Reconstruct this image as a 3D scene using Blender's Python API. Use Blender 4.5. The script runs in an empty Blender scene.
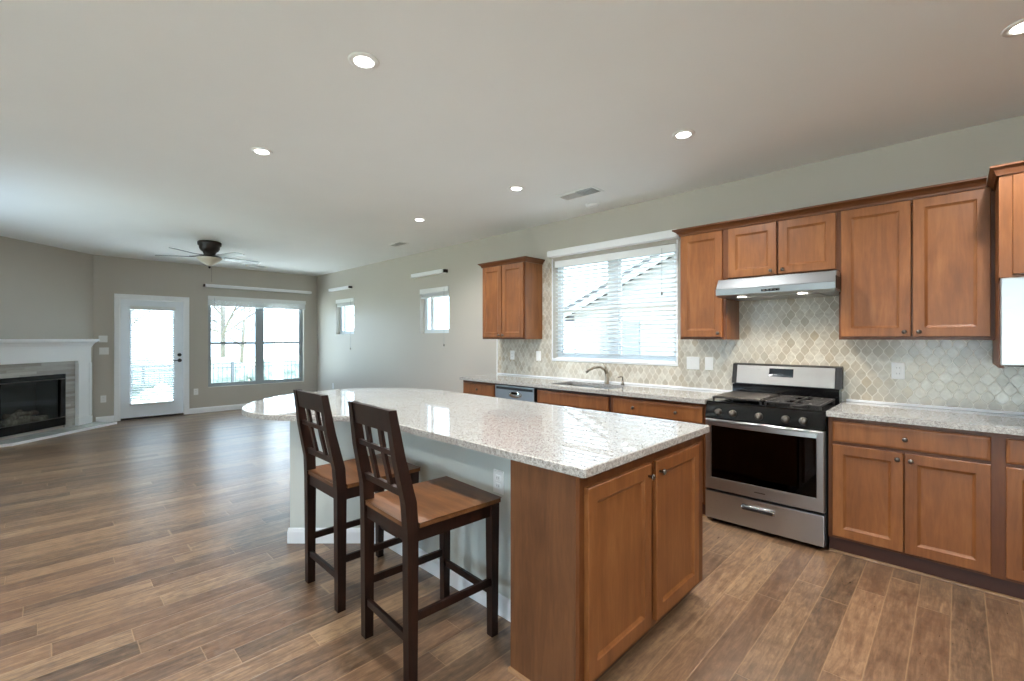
import bpy, bmesh, math, random
from mathutils import Matrix, Vector
PI = math.pi
SC = bpy.context.scene
COL = SC.collection
random.seed(7)

# ------------------------------------------------------------------ camera
H = 1.38
cd = bpy.data.cameras.new('camera'); cam = bpy.data.objects.new('camera', cd); COL.objects.link(cam)
cam.location = (0, 0, H)
cam.rotation_euler = (PI/2, 0, PI/2 - 0.796)
cd.sensor_width = 36; cd.sensor_fit = 'HORIZONTAL'
cd.lens = 457.0/1024*36
cd.shift_y = (338.5-340.5)/1024
cd.clip_start = 0.05
SC.camera = cam

# ------------------------------------------------------------------ world, exposure
W = bpy.data.worlds.new('world'); SC.world = W; W.use_nodes = True
bg = W.node_tree.nodes['Background']
bg.inputs[0].default_value = (0.60, 0.81, 1.0, 1); bg.inputs[1].default_value = 5.5
sl = bpy.data.lights.new('sun', 'SUN'); sl.energy = 44.0; sl.angle = .02; sl.color = (.80, .93, 1.0)
so = bpy.data.objects.new('sun', sl); COL.objects.link(so); so.rotation_euler = (0, math.radians(20), 0)   # high sun from the +x side
SC.view_settings.view_transform = 'Standard'; SC.view_settings.look = 'None'
SC.view_settings.gamma = 1; SC.view_settings.exposure = 0.27
SC.view_settings.use_curve_mapping = False
SC.cycles.use_denoising = True
SC.cycles.max_bounces = 10; SC.cycles.diffuse_bounces = 6; SC.cycles.glossy_bounces = 4
SC.cycles.transmission_bounces = 8; SC.cycles.transparent_max_bounces = 12
SC.cycles.sample_clamp_indirect = 6; SC.cycles.caustics_reflective = False; SC.cycles.caustics_refractive = False
LAMP = 86.0     # watts of each ceiling downlight
LAMP_COL = (1.0, 0.985, 0.965)

# ------------------------------------------------------------------ materials
def lin(*c):
    return tuple((v/255/12.92 if v/255 <= .04045 else ((v/255+.055)/1.055)**2.4) for v in c) + (1,)

class NT:
    def __init__(s, name):
        s.m = bpy.data.materials.new(name); s.m.use_nodes = True
        s.t = s.m.node_tree; s.n = s.t.nodes; s.p = s.n['Principled BSDF']
    def new(s, typ, **kw):
        n = s.n.new(typ)
        for k, v in kw.items():
            if k.startswith('i_'):
                key = k[2:]; key = int(key) if key.isdigit() else key
                n.inputs[key].default_value = v
            else: setattr(n, k, v)
        return n
    def link(s, a, b): s.t.links.new(a, b)
    def math(s, op, a, b=None, c=None):
        n = s.new('ShaderNodeMath', operation=op)
        for i, v in enumerate((a, b, c)):
            if v is None: continue
            if isinstance(v, (int, float)): n.inputs[i].default_value = v
            else: s.link(v, n.inputs[i])
        return n.outputs[0]
    def coord(s, kind='Object', scale=(1, 1, 1), rot=(0, 0, 0)):
        if kind == 'World':
            g = s.new('ShaderNodeNewGeometry').outputs['Position']
        else:
            g = s.new('ShaderNodeTexCoord').outputs[kind]
        mp = s.new('ShaderNodeMapping'); mp.inputs['Scale'].default_value = scale
        mp.inputs['Rotation'].default_value = rot
        s.link(g, mp.inputs[0]); return mp.outputs[0]
    def noise(s, vec, scale=5, detail=4, rough=.5, dist=0):
        n = s.new('ShaderNodeTexNoise'); n.inputs['Scale'].default_value = scale
        n.inputs['Detail'].default_value = detail; n.inputs['Roughness'].default_value = rough
        n.inputs['Distortion'].default_value = dist
        s.link(vec, n.inputs['Vector']); return n.outputs[0]
    def ramp(s, fac, stops, interp='LINEAR'):
        n = s.new('ShaderNodeValToRGB'); cr = n.color_ramp; cr.interpolation = interp
        while len(cr.elements) < len(stops): cr.elements.new(.5)
        for e, (p, c) in zip(cr.elements, stops):
            e.position = p; e.color = c if len(c) == 4 else tuple(c)+(1,)
        s.link(fac, n.inputs[0]); return n.outputs[0]
    def mix(s, fac, a, b, mode='MIX'):
        n = s.new('ShaderNodeMix', data_type='RGBA', blend_type=mode)
        for i, v in ((0, fac), (6, a), (7, b)):
            if isinstance(v, (int, float, tuple)): n.inputs[i].default_value = v
            else: s.link(v, n.inputs[i])
        return n.outputs[2]
    def bump(s, h, strength=.2, dist=.01):
        n = s.new('ShaderNodeBump'); n.inputs['Strength'].default_value = strength
        n.inputs['Distance'].default_value = dist
        s.link(h, n.inputs['Height']); s.link(n.outputs[0], s.p.inputs['Normal'])
    def base(s, v):
        if isinstance(v, tuple): s.p.inputs['Base Color'].default_value = v
        else: s.link(v, s.p.inputs['Base Color'])
    def set(s, **k):
        for a, v in k.items():
            key = {'rough': 'Roughness', 'metal': 'Metallic', 'spec': 'Specular IOR Level', 'coat': 'Coat Weight',
                   'coatr': 'Coat Roughness', 'trans': 'Transmission Weight', 'ior': 'IOR', 'alpha': 'Alpha', 'aniso': 'Anisotropic'}[a]
            if isinstance(v, (int, float)): s.p.inputs[key].default_value = v
            else: s.link(v, s.p.inputs[key])
        return s

M = {}
def paint(name, col, rough=.55, bump=.0, scale=60, spec=.5, var=.03):
    t = NT(name); v = t.coord('World')
    n = t.noise(v, 1.3, 3)
    c2 = tuple(min(1, x*(1-var)) for x in col[:3])+(1,)
    t.base(t.ramp(n, [(.3, c2), (.7, col)])); t.set(rough=rough, spec=spec)
    if bump: t.bump(t.noise(v, scale, 3), bump, .002)
    M[name] = t.m; return t.m
paint('wall_paint', lin(192, 186, 176), .38, .12, 90, .5)
paint('ceiling_paint', lin(240, 241, 240), .8, .1, 70, .3)
paint('trim_white', lin(246, 248, 250), .3)
paint('door_white', lin(240, 245, 250), .35)
paint('blind_white', lin(238, 240, 240), .45)
paint('plastic_white', lin(238, 238, 236), .35)
paint('knee_wall_white', lin(206, 211, 205), .45, .05, 90)
paint('vinyl_taupe', lin(158, 166, 170), .45)
paint('vinyl_white', lin(225, 232, 236), .4)
paint('black_gloss', lin(9, 9, 10), .12, spec=.4)
paint('black_satin', lin(22, 21, 21), .4)
paint('cast_iron', lin(38, 35, 33), .55)
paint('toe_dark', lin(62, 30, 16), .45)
paint('bronze_dark', lin(36, 27, 22), .35)
paint('firebox_grey', lin(92, 88, 84), .8)
paint('siding', lin(196, 198, 196), .8)
paint('concrete', lin(205, 205, 200), .85)
paint('roofing', lin(84, 84, 84), .9)
paint('post_white', lin(250, 250, 250), .6)
paint('fence_metal', lin(58, 62, 66), .6)

def metal(name, col, rough, brushed=None, bump=.02):
    t = NT(name); t.base(col); t.set(metal=1.0, rough=rough)
    if brushed:
        v = t.coord('Object', scale=brushed); n = t.noise(v, 40, 3)
        t.set(rough=t.math('ADD', t.math('MULTIPLY', n, .12), rough-.06))
    M[name] = t.m
metal('stainless', lin(172, 170, 167), .30, (.4, 4, 12))
metal('stainless_hood', lin(158, 162, 165), .34, (.4, 4, 12))
metal('chrome', lin(190, 190, 188), .14)
metal('nickel', lin(170, 160, 145), .28)
metal('pewter', lin(110, 104, 98), .35)

def wood(name, dark, mid, light, rough=.34, axis='z', scale=1.0):
    t = NT(name)
    sc = {'z': (6, 6, .7), 'x': (.7, 6, 6), 'y': (6, .7, 6)}[axis]
    v = t.coord('World', scale=tuple(a*scale for a in sc))
    info = t.new('ShaderNodeObjectInfo').outputs['Random']
    add = t.new('ShaderNodeVectorMath', operation='ADD'); t.link(v, add.inputs[0])
    cmb = t.new('ShaderNodeCombineXYZ'); t.link(t.math('MULTIPLY', info, 13.), cmb.inputs[0]); t.link(t.math('MULTIPLY', info, 7.), cmb.inputs[2])
    t.link(cmb.outputs[0], add.inputs[1]); v = add.outputs[0]
    n1 = t.noise(v, 2.2, 6, .6, .9); n2 = t.noise(v, 14, 4, .6)
    n3 = t.noise(t.coord('World', scale=(1, 1, 1)), 4.0, 3)
    f = t.math('ADD', t.math('MULTIPLY', n1, .55), t.math('ADD', t.math('MULTIPLY', n2, .2), t.math('MULTIPLY', n3, .25)))
    t.base(t.ramp(f, [(.32, dark), (.5, mid), (.68, light)]))
    t.set(rough=rough+.04, spec=.4); t.bump(n2, .05, .001)
    M[name] = t.m
wood('maple', lin(102, 60, 30), lin(127, 78, 41), lin(146, 96, 54))
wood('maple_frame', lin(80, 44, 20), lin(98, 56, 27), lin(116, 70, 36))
wood('maple_crown', lin(80, 44, 20), lin(98, 56, 27), lin(116, 70, 36), axis='x')
wood('island_side', lin(76, 46, 26), lin(100, 64, 38), lin(120, 80, 48), .42)
wood('espresso', lin(16, 8, 5), lin(31, 14, 8), lin(48, 22, 13), .36, scale=2)
wood('seat_wood', lin(70, 43, 24), lin(100, 64, 36), lin(128, 86, 50), .36, 'x', 1.6)
wood('log_bark', lin(96, 80, 68), lin(150, 130, 112), lin(205, 190, 175), .8)

def granite():
    t = NT('granite'); v = t.coord('World')
    vo = t.new('ShaderNodeTexVoronoi'); vo.inputs['Scale'].default_value = 210; t.link(v, vo.inputs['Vector'])
    wn = t.new('ShaderNodeTexWhiteNoise', noise_dimensions='3D'); t.link(vo.outputs['Position'], wn.inputs[0])
    c = t.ramp(wn.outputs['Value'], [(.0, lin(92, 86, 80)), (.14, lin(130, 128, 124)), (.35, lin(157, 157, 155)), (1, lin(176, 177, 176))])
    n = t.noise(v, 30, 4, .6, .6)
    c = t.mix(t.ramp(n, [(.56, (0, 0, 0)), (.68, (.55, .55, .55))]), c, lin(156, 148, 140))
    vo2 = t.new('ShaderNodeTexVoronoi'); vo2.inputs['Scale'].default_value = 95; t.link(v, vo2.inputs['Vector'])
    sp = t.math('LESS_THAN', vo2.outputs['Distance'], t.math('MULTIPLY', t.noise(v, 12, 2), .30))
    c = t.mix(t.math('MULTIPLY', sp, .5), c, lin(120, 104, 92))
    t.base(c); t.set(rough=.025, spec=.55)
    M['granite'] = t.m
    t2 = NT('granite_edge'); v = t2.coord('World'); n = t2.noise(v, 70, 5, .7); n1 = t2.noise(v, 260, 2)
    t2.base(t2.ramp(t2.math('ADD', t2.math('MULTIPLY', n, .6), t2.math('MULTIPLY', n1, .4)), [(.36, lin(96, 90, 84)), (.48, lin(158, 154, 148)), (.6, lin(198, 196, 191))]))
    t2.set(rough=.3); t2.bump(n, .45, .004); M['granite_edge'] = t2.m
granite()

def tiles():
    t = NT('lantern_tile'); TW, TH = .064, .112
    g = t.new('ShaderNodeNewGeometry').outputs['Position']
    sp = t.new('ShaderNodeSeparateXYZ'); t.link(g, sp.inputs[0])
    x = t.math('DIVIDE', sp.outputs[0], TW); y = t.math('DIVIDE', sp.outputs[2], TH)
    c = t.math('MULTIPLY', t.math('COSINE', t.math('MULTIPLY', y, 2*PI)), .25)
    u = t.math('SUBTRACT', t.math('SUBTRACT', x, .25), c); w = t.math('ADD', t.math('ADD', x, .25), c)
    iu = t.math('FLOOR', u); iw = t.math('FLOOR', w)
    def d(q):
        return t.math('SUBTRACT', .5, t.math('ABSOLUTE', t.math('SUBTRACT', t.math('FRACT', q), .5)))
    dm = t.math('MINIMUM', d(u), d(w))
    odd = t.math('ABSOLUTE', t.math('MODULO', t.math('ADD', iu, iw), 2))   # 1: rows at integer y
    yb = t.math('ADD', t.math('MULTIPLY', odd, t.math('ROUND', y)), t.math('MULTIPLY', t.math('SUBTRACT', 1, odd), t.math('ADD', t.math('FLOOR', y), .5)))
    cmb = t.new('ShaderNodeCombineXYZ'); t.link(iu, cmb.inputs[0]); t.link(iw, cmb.inputs[1]); t.link(t.math('MULTIPLY', yb, 2), cmb.inputs[2])
    wn = t.new('ShaderNodeTexWhiteNoise', noise_dimensions='3D'); t.link(cmb.outputs[0], wn.inputs[0])
    r = wn.outputs['Value']
    marb = t.noise(g, 16, 5, .6, 1.5)
    tc = t.ramp(r, [(0, lin(180, 173, 158)), (.25, lin(198, 191, 176)), (.5, lin(206, 202, 189)), (.75, lin(216, 213, 202)), (1, lin(190, 178, 156))])
    tc = t.mix(t.ramp(marb, [(.35, (.55, .55, .55)), (.65, (0, 0, 0))]), tc, lin(168, 158, 142))
    gm = t.ramp(dm, [(.022, (.85, .85, .85)), (.045, (0, 0, 0))])
    t.base(t.mix(gm, tc, lin(226, 222, 210)))
    t.set(rough=t.math('ADD', t.math('MULTIPLY', gm, .5), .16))
    hgt = t.ramp(dm, [(.02, (0, 0, 0)), (.10, (1, 1, 1))])
    tilt = t.math('MULTIPLY', marb, .25)
    t.bump(t.math('ADD', hgt, tilt), .12, .003)
    M['lantern_tile'] = t.m
tiles()

def floorm():
    t = NT('floor_wood'); PW = .1265
    g = t.new('ShaderNodeNewGeometry').outputs['Position']
    sp = t.new('ShaderNodeSeparateXYZ'); t.link(g, sp.inputs[0])
    x = t.math('DIVIDE', t.math('ADD', sp.outputs[0], .0295), PW); ix = t.math('FLOOR', x)
    w1 = t.new('ShaderNodeTexWhiteNoise', noise_dimensions='1D'); t.link(ix, w1.inputs['W'])
    off = t.math('MULTIPLY', w1.outputs['Value'], 17.3)
    yy = t.math('ADD', t.math('DIVIDE', sp.outputs[1], 1.35), off)
    wob = t.math('MULTIPLY', t.math('SINE', t.math('MULTIPLY', yy, 2.3)), .28)
    yy = t.math('ADD', yy, wob); iy = t.math('FLOOR', yy)
    cmb = t.new('ShaderNodeCombineXYZ'); t.link(ix, cmb.inputs[0]); t.link(iy, cmb.inputs[1])
    w2 = t.new('ShaderNodeTexWhiteNoise', noise_dimensions='2D'); t.link(cmb.outputs[0], w2.inputs[0]); r = w2.outputs['Value']
    def ed(q, wd):
        a = t.math('SUBTRACT', .5, t.math('ABSOLUTE', t.math('SUBTRACT', t.math('FRACT', q), .5)))
        return t.math('MULTIPLY', a, wd)
    dm = t.math('MINIMUM', ed(x, PW), ed(yy, 1.35))
    # grain runs along y, different in each plank
    gv = t.new('ShaderNodeCombineXYZ')
    t.link(t.math('MULTIPLY', sp.outputs[0], 14), gv.inputs[0])
    t.link(t.math('ADD', t.math('MULTIPLY', sp.outputs[1], 1.6), t.math('MULTIPLY', r, 40)), gv.inputs[1])
    t.link(t.math('MULTIPLY', r, 31), gv.inputs[2])
    n1 = t.noise(gv.outputs[0], 1.6, 6, .62, 1.6); n2 = t.noise(gv.outputs[0], 9, 4, .6, .6)
    n3 = t.noise(g, 16, 5, .65, .8)
    f = t.math('ADD', t.math('MULTIPLY', n1, .5), t.math('ADD', t.math('MULTIPLY', n2, .28), t.math('MULTIPLY', n3, .22)))
    f = t.math('ADD', f, t.math('MULTIPLY', t.math('SUBTRACT', r, .5), .17))
    c = t.ramp(f, [(.32, lin(66, 50, 38)), (.44, lin(98, 77, 59)), (.53, lin(126, 100, 76)), (.66, lin(162, 132, 100))])
    c = t.mix(t.math('MULTIPLY', t.math('FRACT', t.math('MULTIPLY', r, 7.31)), .30), c, lin(116, 76, 50))
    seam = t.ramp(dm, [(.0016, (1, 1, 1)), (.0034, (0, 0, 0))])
    t.base(t.mix(t.math('MULTIPLY', seam, .5), c, lin(172, 140, 104)))  # lighter seam tone is edge glare put into the colour
    t.set(rough=t.math('ADD', t.math('MULTIPLY', n2, .2), .22), spec=.95)
    hv = t.new('ShaderNodeCombineXYZ')
    t.link(t.math('MULTIPLY', sp.outputs[0], 7), hv.inputs[0]); t.link(t.math('ADD', t.math('MULTIPLY', sp.outputs[1], 3.5), t.math('MULTIPLY', r, 9)), hv.inputs[1])
    n4 = t.noise(hv.outputs[0], 1.5, 3, .5, .5)
    hh = t.math('ADD', t.math('MULTIPLY', t.ramp(dm, [(.0, (0, 0, 0)), (.006, (1, 1, 1))]), .35), t.math('ADD', t.math('MULTIPLY', n4, .8), t.math('MULTIPLY', n2, .22)))
    t.bump(hh, .33, .006)
    M['floor_wood'] = t.m
floorm()

def stripes():
    t = NT('surround_tile'); g = t.new('ShaderNodeTexCoord').outputs['Object']
    sp = t.new('ShaderNodeSeparateXYZ'); t.link(g, sp.inputs[0])
    z = t.math('DIVIDE', sp.outputs[2], .038); iz = t.math('FLOOR', z)
    x = t.math('ADD', t.math('DIVIDE', sp.outputs[0], .62), t.math('MULTIPLY', iz, .37)); ixx = t.math('FLOOR', x)
    cmb = t.new('ShaderNodeCombineXYZ'); t.link(ixx, cmb.inputs[0]); t.link(iz, cmb.inputs[1])
    w = t.new('ShaderNodeTexWhiteNoise', noise_dimensions='2D'); t.link(cmb.outputs[0], w.inputs[0])
    n = t.noise(t.coord('Object', (2, 2, 14)), 6, 4)
    f = t.math('ADD', t.math('MULTIPLY', w.outputs['Value'], .6), t.math('MULTIPLY', n, .4))
    t.base(t.ramp(f, [(.2, lin(158, 154, 148)), (.5, lin(178, 176, 171)), (.8, lin(194, 194, 190))])); t.set(rough=.25)
    M['surround_tile'] = t.m
    t = NT('hearth_tile'); n = t.noise(t.coord('World'), 7, 4)
    t.base(t.ramp(n, [(.3, lin(176, 180, 178)), (.7, lin(200, 203, 200))])); t.set(rough=.22); M['hearth_tile'] = t.m
stripes()

def glass(name, col=(1, 1, 1, 1), rough=0.0, mixf=.92):
    t = NT(name); t.n.remove(t.p)
    tr = t.new('ShaderNodeBsdfTransparent'); tr.inputs[0].default_value = col
    gl = t.new('ShaderNodeBsdfGlossy'); gl.inputs['Roughness'].default_value = rough
    fr = t.new('ShaderNodeFresnel'); fr.inputs[0].default_value = 1.45
    geo = t.new('ShaderNodeNewGeometry'); fac = t.math('MULTIPLY', fr.outputs[0], t.math('SUBTRACT', 1, geo.outputs['Backfacing']))
    mx = t.new('ShaderNodeMixShader'); t.link(fac, mx.inputs[0]); t.link(tr.outputs[0], mx.inputs[1]); t.link(gl.outputs[0], mx.inputs[2])
    t.link(mx.outputs[0], t.n['Material Output'].inputs[0]); M[name] = t.m
glass('pane_glass'); glass('fire_glass', (.80, .86, .88, 1)); glass('oven_glass', (.055, .04, .033, 1))

def emit(name, col, s):
    t = NT(name); t.p.inputs['Emission Color'].default_value = col; t.p.inputs['Emission Strength'].default_value = s
    t.base(col); M[name] = t.m
emit('lamp_lens', (1, .97, .92, 1), 14); emit('hood_lamp', (1, .93, .8, 1), 8)
emit('fan_bowl', (1, .9, .75, 1), 0.0)
tb = NT('bowl_glass'); tb.base(lin(214, 205, 188)); tb.set(rough=.35); M['bowl_glass'] = tb.m
tb = NT('display'); tb.base(lin(28, 38, 46)); tb.set(rough=.12); M['display'] = tb.m

def leafy(name, a, b):
    t = NT(name); n = t.noise(t.coord('World'), 9, 5, .7); t.base(t.ramp(n, [(.35, a), (.65, b)])); t.set(rough=.9); t.bump(n, .6, .05); M[name] = t.m
leafy('shrub_leaf', lin(70, 80, 66), lin(130, 134, 112)); leafy('evergreen', lin(72, 88, 84), lin(104, 116, 110))
leafy('mulch', lin(70, 62, 50), lin(96, 88, 70)); leafy('bark_grey', lin(92, 90, 88), lin(122, 118, 114)); leafy('lawn_grass', lin(142, 142, 118), lin(168, 166, 142))

# ------------------------------------------------------------------ geometry helpers
class MB:
    """collects shapes; every shape is moved by the matrix T"""
    def __init__(s, T=None): s.bm = bmesh.new(); s.T = T or Matrix.Identity(4); s.mi = 0; s.mats = []
    def mat(s, name):
        if name not in s.mats: s.mats.append(name)
        s.mi = s.mats.index(name); return s
    def _v(s, p): return s.bm.verts.new(s.T @ Vector(p))
    def face(s, vs, smooth=False):
        try: f = s.bm.faces.new(vs)
        except ValueError: return None
        f.material_index = s.mi; f.smooth = smooth; return f
    def box(s, x0, x1, y0, y1, z0, z1, bev=0.0, seg=1):
        if x0 > x1: x0, x1 = x1, x0
        if y0 > y1: y0, y1 = y1, y0
        if z0 > z1: z0, z1 = z1, z0
        v = [s._v(p) for p in ((x0, y0, z0), (x1, y0, z0), (x1, y1, z0), (x0, y1, z0), (x0, y0, z1), (x1, y0, z1), (x1, y1, z1), (x0, y1, z1))]
        fs = [s.face([v[i] for i in q]) for q in ((0, 3, 2, 1), (4, 5, 6, 7), (0, 1, 5, 4), (1, 2, 6, 5), (2, 3, 7, 6), (3, 0, 4, 7))]
        if bev > 0:
            es = set(e for f in fs for e in f.edges)
            bmesh.ops.bevel(s.bm, geom=list(es), offset=bev, segments=seg, affect='EDGES', profile=.7)
        return s
    def hexa(s, a, b):
        """a, b: two quads (lists of 4 points), joined"""
        va = [s._v(p) for p in a]; vb = [s._v(p) for p in b]
        s.face(va[::-1]); s.face(vb)
        for i in range(4): s.face([va[i], va[(i+1) % 4], vb[(i+1) % 4], vb[i]])
        return s
    def prism(s, pts, z0, z1, smooth=False, bev=0.0, sidemat=None):
        lo = [s._v((x, y, z0)) for x, y in pts]
        if bev > 0:
            c = Vector((sum(p[0] for p in pts)/len(pts), sum(p[1] for p in pts)/len(pts)))
            ins = offset_poly(pts, -bev)
            hi = [s._v((x, y, z1-bev)) for x, y in pts]; top = [s._v((x, y, z1)) for x, y in ins]
        else: hi = top = [s._v((x, y, z1)) for x, y in pts]
        s.face(lo[::-1]); s.face(top)
        n = len(pts); keep = s.mi
        if sidemat: s.mat(sidemat)
        for i in range(n):
            j = (i+1) % n
            s.face([lo[i], lo[j], hi[j], hi[i]], smooth)
            if bev > 0: s.face([hi[i], hi[j], top[j], top[i]], smooth)
        s.mi = keep
        return s
    def extrude_profile(s, prof, x0, x1, axis='x'):
        """prof: (y,z) points; extruded along x (or for axis 'y': prof is (x,z))"""
        def P(u, p): return (u, p[0], p[1]) if axis == 'x' else (p[0], u, p[1])
        a = [s._v(P(x0, p)) for p in prof]; b = [s._v(P(x1, p)) for p in prof]
        s.face(a[::-1]); s.face(b); n = len(prof)
        for i in range(n): s.face([a[i], a[(i+1) % n], b[(i+1) % n], b[i]])
        return s
    def tube(s, pts, r, n=10, caps=True):
        pts = [Vector(p) for p in pts]; rs = r if isinstance(r, (list, tuple)) else [r]*len(pts)
        rings = []
        ref = None
        for i, p in enumerate(pts):
            d = (pts[min(i+1, len(pts)-1)]-pts[max(i-1, 0)]).normalized()
            if ref is None: ref = Vector((0, 0, 1)) if abs(d.z) < .9 else Vector((1, 0, 0))
            a = d.cross(ref).normalized(); b = a.cross(d).normalized(); ref = b
            rings.append([s._v(p + rs[i]*(a*math.cos(2*PI*k/n)+b*math.sin(2*PI*k/n))) for k in range(n)])
        for q, w in zip(rings, rings[1:]):
            for k in range(n): s.face([q[k], q[(k+1) % n], w[(k+1) % n], w[k]], True)
        if caps: s.face(rings[0][::-1]); s.face(rings[-1])
        return s
    def lathe(s, prof, c=(0, 0, 0), n=24, axis='z', sharp=False):
        """prof: (r, h) pairs"""
        rings = []
        for r, h in prof:
            ring = []
            for k in range(n):
                a = 2*PI*k/n; u, v = r*math.cos(a), r*math.sin(a)
                p = {'z': (c[0]+u, c[1]+v, c[2]+h), 'y': (c[0]+u, c[1]+h, c[2]+v), 'x': (c[0]+h, c[1]+u, c[2]+v)}[axis]
                ring.append(s._v(p))
            rings.append(ring)
        for q, w in zip(rings, rings[1:]):
            for k in range(n): s.face([q[k], q[(k+1) % n], w[(k+1) % n], w[k]], not sharp)
        s.face(rings[0][::-1]); s.face(rings[-1])
        return s
    def blob(s, c, r, sub=3, amp=.2, seed=0, sc=(1, 1, 1)):
        rnd = random.Random(seed)
        g = bmesh.ops.create_icosphere(s.bm, subdivisions=sub, radius=1)
        ph = [rnd.uniform(0, 6) for _ in range(6)]
        for v in g['verts']:
            p = v.co.copy()
            k = 1+amp*(math.sin(5*p.x+ph[0])*math.sin(6*p.y+ph[1])+.6*math.sin(11*p.z+ph[2])*math.sin(9*p.x+ph[3])+rnd.uniform(-.35, .35))
            v.co = s.T @ Vector((c[0]+p.x*k*r*sc[0], c[1]+p.y*k*r*sc[1], c[2]+p.z*k*r*sc[2]))
        for f in s.bm.faces:
            if f.material_index == 0: f.smooth = True
        return s
    def build(s, name, mat, parent=None, origin=None):
        """ONE mesh object. Its origin is its parent's; a top-level one gets its own at the base centre."""
        me = bpy.data.meshes.new(name)
        if not s.mats: s.mats = [mat]
        bmesh.ops.recalc_face_normals(s.bm, faces=s.bm.faces)
        if parent is None:
            if origin is None:
                cs = [v.co for v in s.bm.verts]
                origin = Vector(((min(c.x for c in cs)+max(c.x for c in cs))/2, (min(c.y for c in cs)+max(c.y for c in cs))/2, min(c.z for c in cs)))
            bmesh.ops.translate(s.bm, vec=-Vector(origin), verts=s.bm.verts)
        s.bm.to_mesh(me); s.bm.free()
        for m in s.mats: me.materials.append(M[m])
        o = bpy.data.objects.new(name, me); COL.objects.link(o)
        if parent is None: o.location = origin
        else: o.parent = parent
        return o

def offset_poly(pts, d):
    n = len(pts); out = []
    for i in range(n):
        p = Vector(pts[i]); a = (p-Vector(pts[i-1])).normalized(); b = (Vector(pts[(i+1) % n])-p).normalized()
        na = Vector((a.y, -a.x)); nb = Vector((b.y, -b.x)); m = (na+nb)
        if m.length < 1e-6: m = na
        m.normalize(); k = max(.3, m.dot(na))
        out.append(tuple(p+m*d/k))
    return out

def tag(o, label=None, cat=None, group=None, kind=None):
    if label: o['label'] = label
    if cat: o['category'] = cat
    if group: o['group'] = group
    if kind: o['kind'] = kind
    return o
def thing(name, loc, label, cat, rotz=0, group=None, kind=None):
    o = bpy.data.objects.new(name, None); COL.objects.link(o); o.location = loc; o.rotation_euler = (0, 0, rotz)
    o.empty_display_size = .1
    return tag(o, label, cat, group, kind)
def T0(root):
    """world -> the root's own frame, for parts written in world coordinates"""
    return Matrix.LocRotScale(root.location, root.rotation_euler, None).inverted()
def dup(root, loc, rotz=None, label=None):
    r = root.copy(); COL.objects.link(r); r.location = loc
    if rotz is not None: r.rotation_euler = (0, 0, rotz)
    if label: r['label'] = label
    for ch in list(root.children):
        c = ch.copy(); COL.objects.link(c); c.parent = r
        for g in list(ch.children):
            d = g.copy(); COL.objects.link(d); d.parent = c
    return r
def rotm(loc, rz): return Matrix.Translation(loc) @ Matrix.Rotation(rz, 4, 'Z')

# ------------------------------------------------------------------ room shell
YK, XF, CZ, TH = 4.165, -10.05, 2.74, .16
XR, YB, XJ, YL = 2.4, -3.4, -5.4, -.868
AX, AY = -10.05, .546                    # where the diagonal fireplace wall meets the far wall
R2 = math.sqrt(.5); SD = 2.0             # its length
def struct(o): o['kind'] = 'structure'; return o
LW = (-7.6, -5.9, .5, 2.3)  # unseen window, added to light the far ceiling and kitchen wall
outline = [(XF-TH, YK+TH), (XF-TH, AY-.3), (AX+SD*R2-.16, YL-TH), (XJ-TH, YL-TH), (XJ-TH, YB-TH), (XR+TH, YB-TH), (XR+TH, YK+TH)]
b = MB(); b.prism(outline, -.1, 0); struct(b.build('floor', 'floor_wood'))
# ceiling with the wells of the downlights left whole: the lamps are surface wafers
b = MB(); b.prism(outline, CZ, CZ+.12); struct(b.build('ceiling', 'ceiling_paint'))

def wall_mb(mb, u0, u1, holes, put, t=TH, z1=CZ):
    """wall of thickness t with rectangular holes (u0,u1,z0,z1); put(u,v,z)->point, v from 0 (room face) to t"""
    us = sorted(set([u0, u1]+[h for q in holes for h in q[:2]])); zs = sorted(set([0, z1]+[h for q in holes for h in q[2:]]))
    def inside(u, z): return any(a < u < b_ and c < z < d for a, b_, c, d in holes)
    cell = {}
    for i in range(len(us)-1):
        for j in range(len(zs)-1):
            cell[i, j] = not inside((us[i]+us[i+1])/2, (zs[j]+zs[j+1])/2)
    vc = {}
    def V(u, v, z):
        k = (round(u, 5), v, round(z, 5))
        if k not in vc: vc[k] = mb._v(put(u, v, z))
        return vc[k]
    for (i, j), solid in cell.items():
        if not solid: continue
        a, c, d, e = us[i], us[i+1], zs[j], zs[j+1]
        mb.face([V(a, 0, d), V(c, 0, d), V(c, 0, e), V(a, 0, e)]); mb.face([V(a, t, d), V(a, t, e), V(c, t, e), V(c, t, d)])
        for (di, dj), q in (((-1, 0), ((a, 0, d), (a, 0, e), (a, t, e), (a, t, d))), ((1, 0), ((c, 0, d), (c, t, d), (c, t, e), (c, 0, e))),
                            ((0, -1), ((a, 0, d), (a, t, d), (c, t, d), (c, 0, d))), ((0, 1), ((a, 0, e), (c, 0, e), (c, t, e), (a, t, e)))):
            if not cell.get((i+di, j+dj), False): mb.face([V(*p) for p in q])
KW = (-3.40, -1.902, 1.135, 2.285)        # kitchen window opening
W2 = (-6.123, -5.378, 1.461, 2.16); W1 = (-9.12, -8.341, 1.467, 2.17)
b = MB(); wall_mb(b, XF-TH, XR+TH, [KW, W1, W2], lambda u, v, z: (u, YK+v, z)); struct(b.build('wall_kitchen', 'wall_paint'))
FD = (.868, 1.772, 0, 2.062); FW = (2.135, 3.885, .463, 2.18)
b = MB(); wall_mb(b, AY-.3, YK, [FD, FW], lambda u, v, z: (XF-v, u, z)); struct(b.build('wall_far', 'wall_paint'))
FROT = -PI/4; FM = rotm((AX, AY, 0), FROT)
b = MB(FM); wall_mb(b, 0, SD, [(.505, 1.475, .075, .85)], lambda u, v, z: (u, -v, z)); struct(b.build('wall_fireplace', 'wall_paint'))
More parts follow.
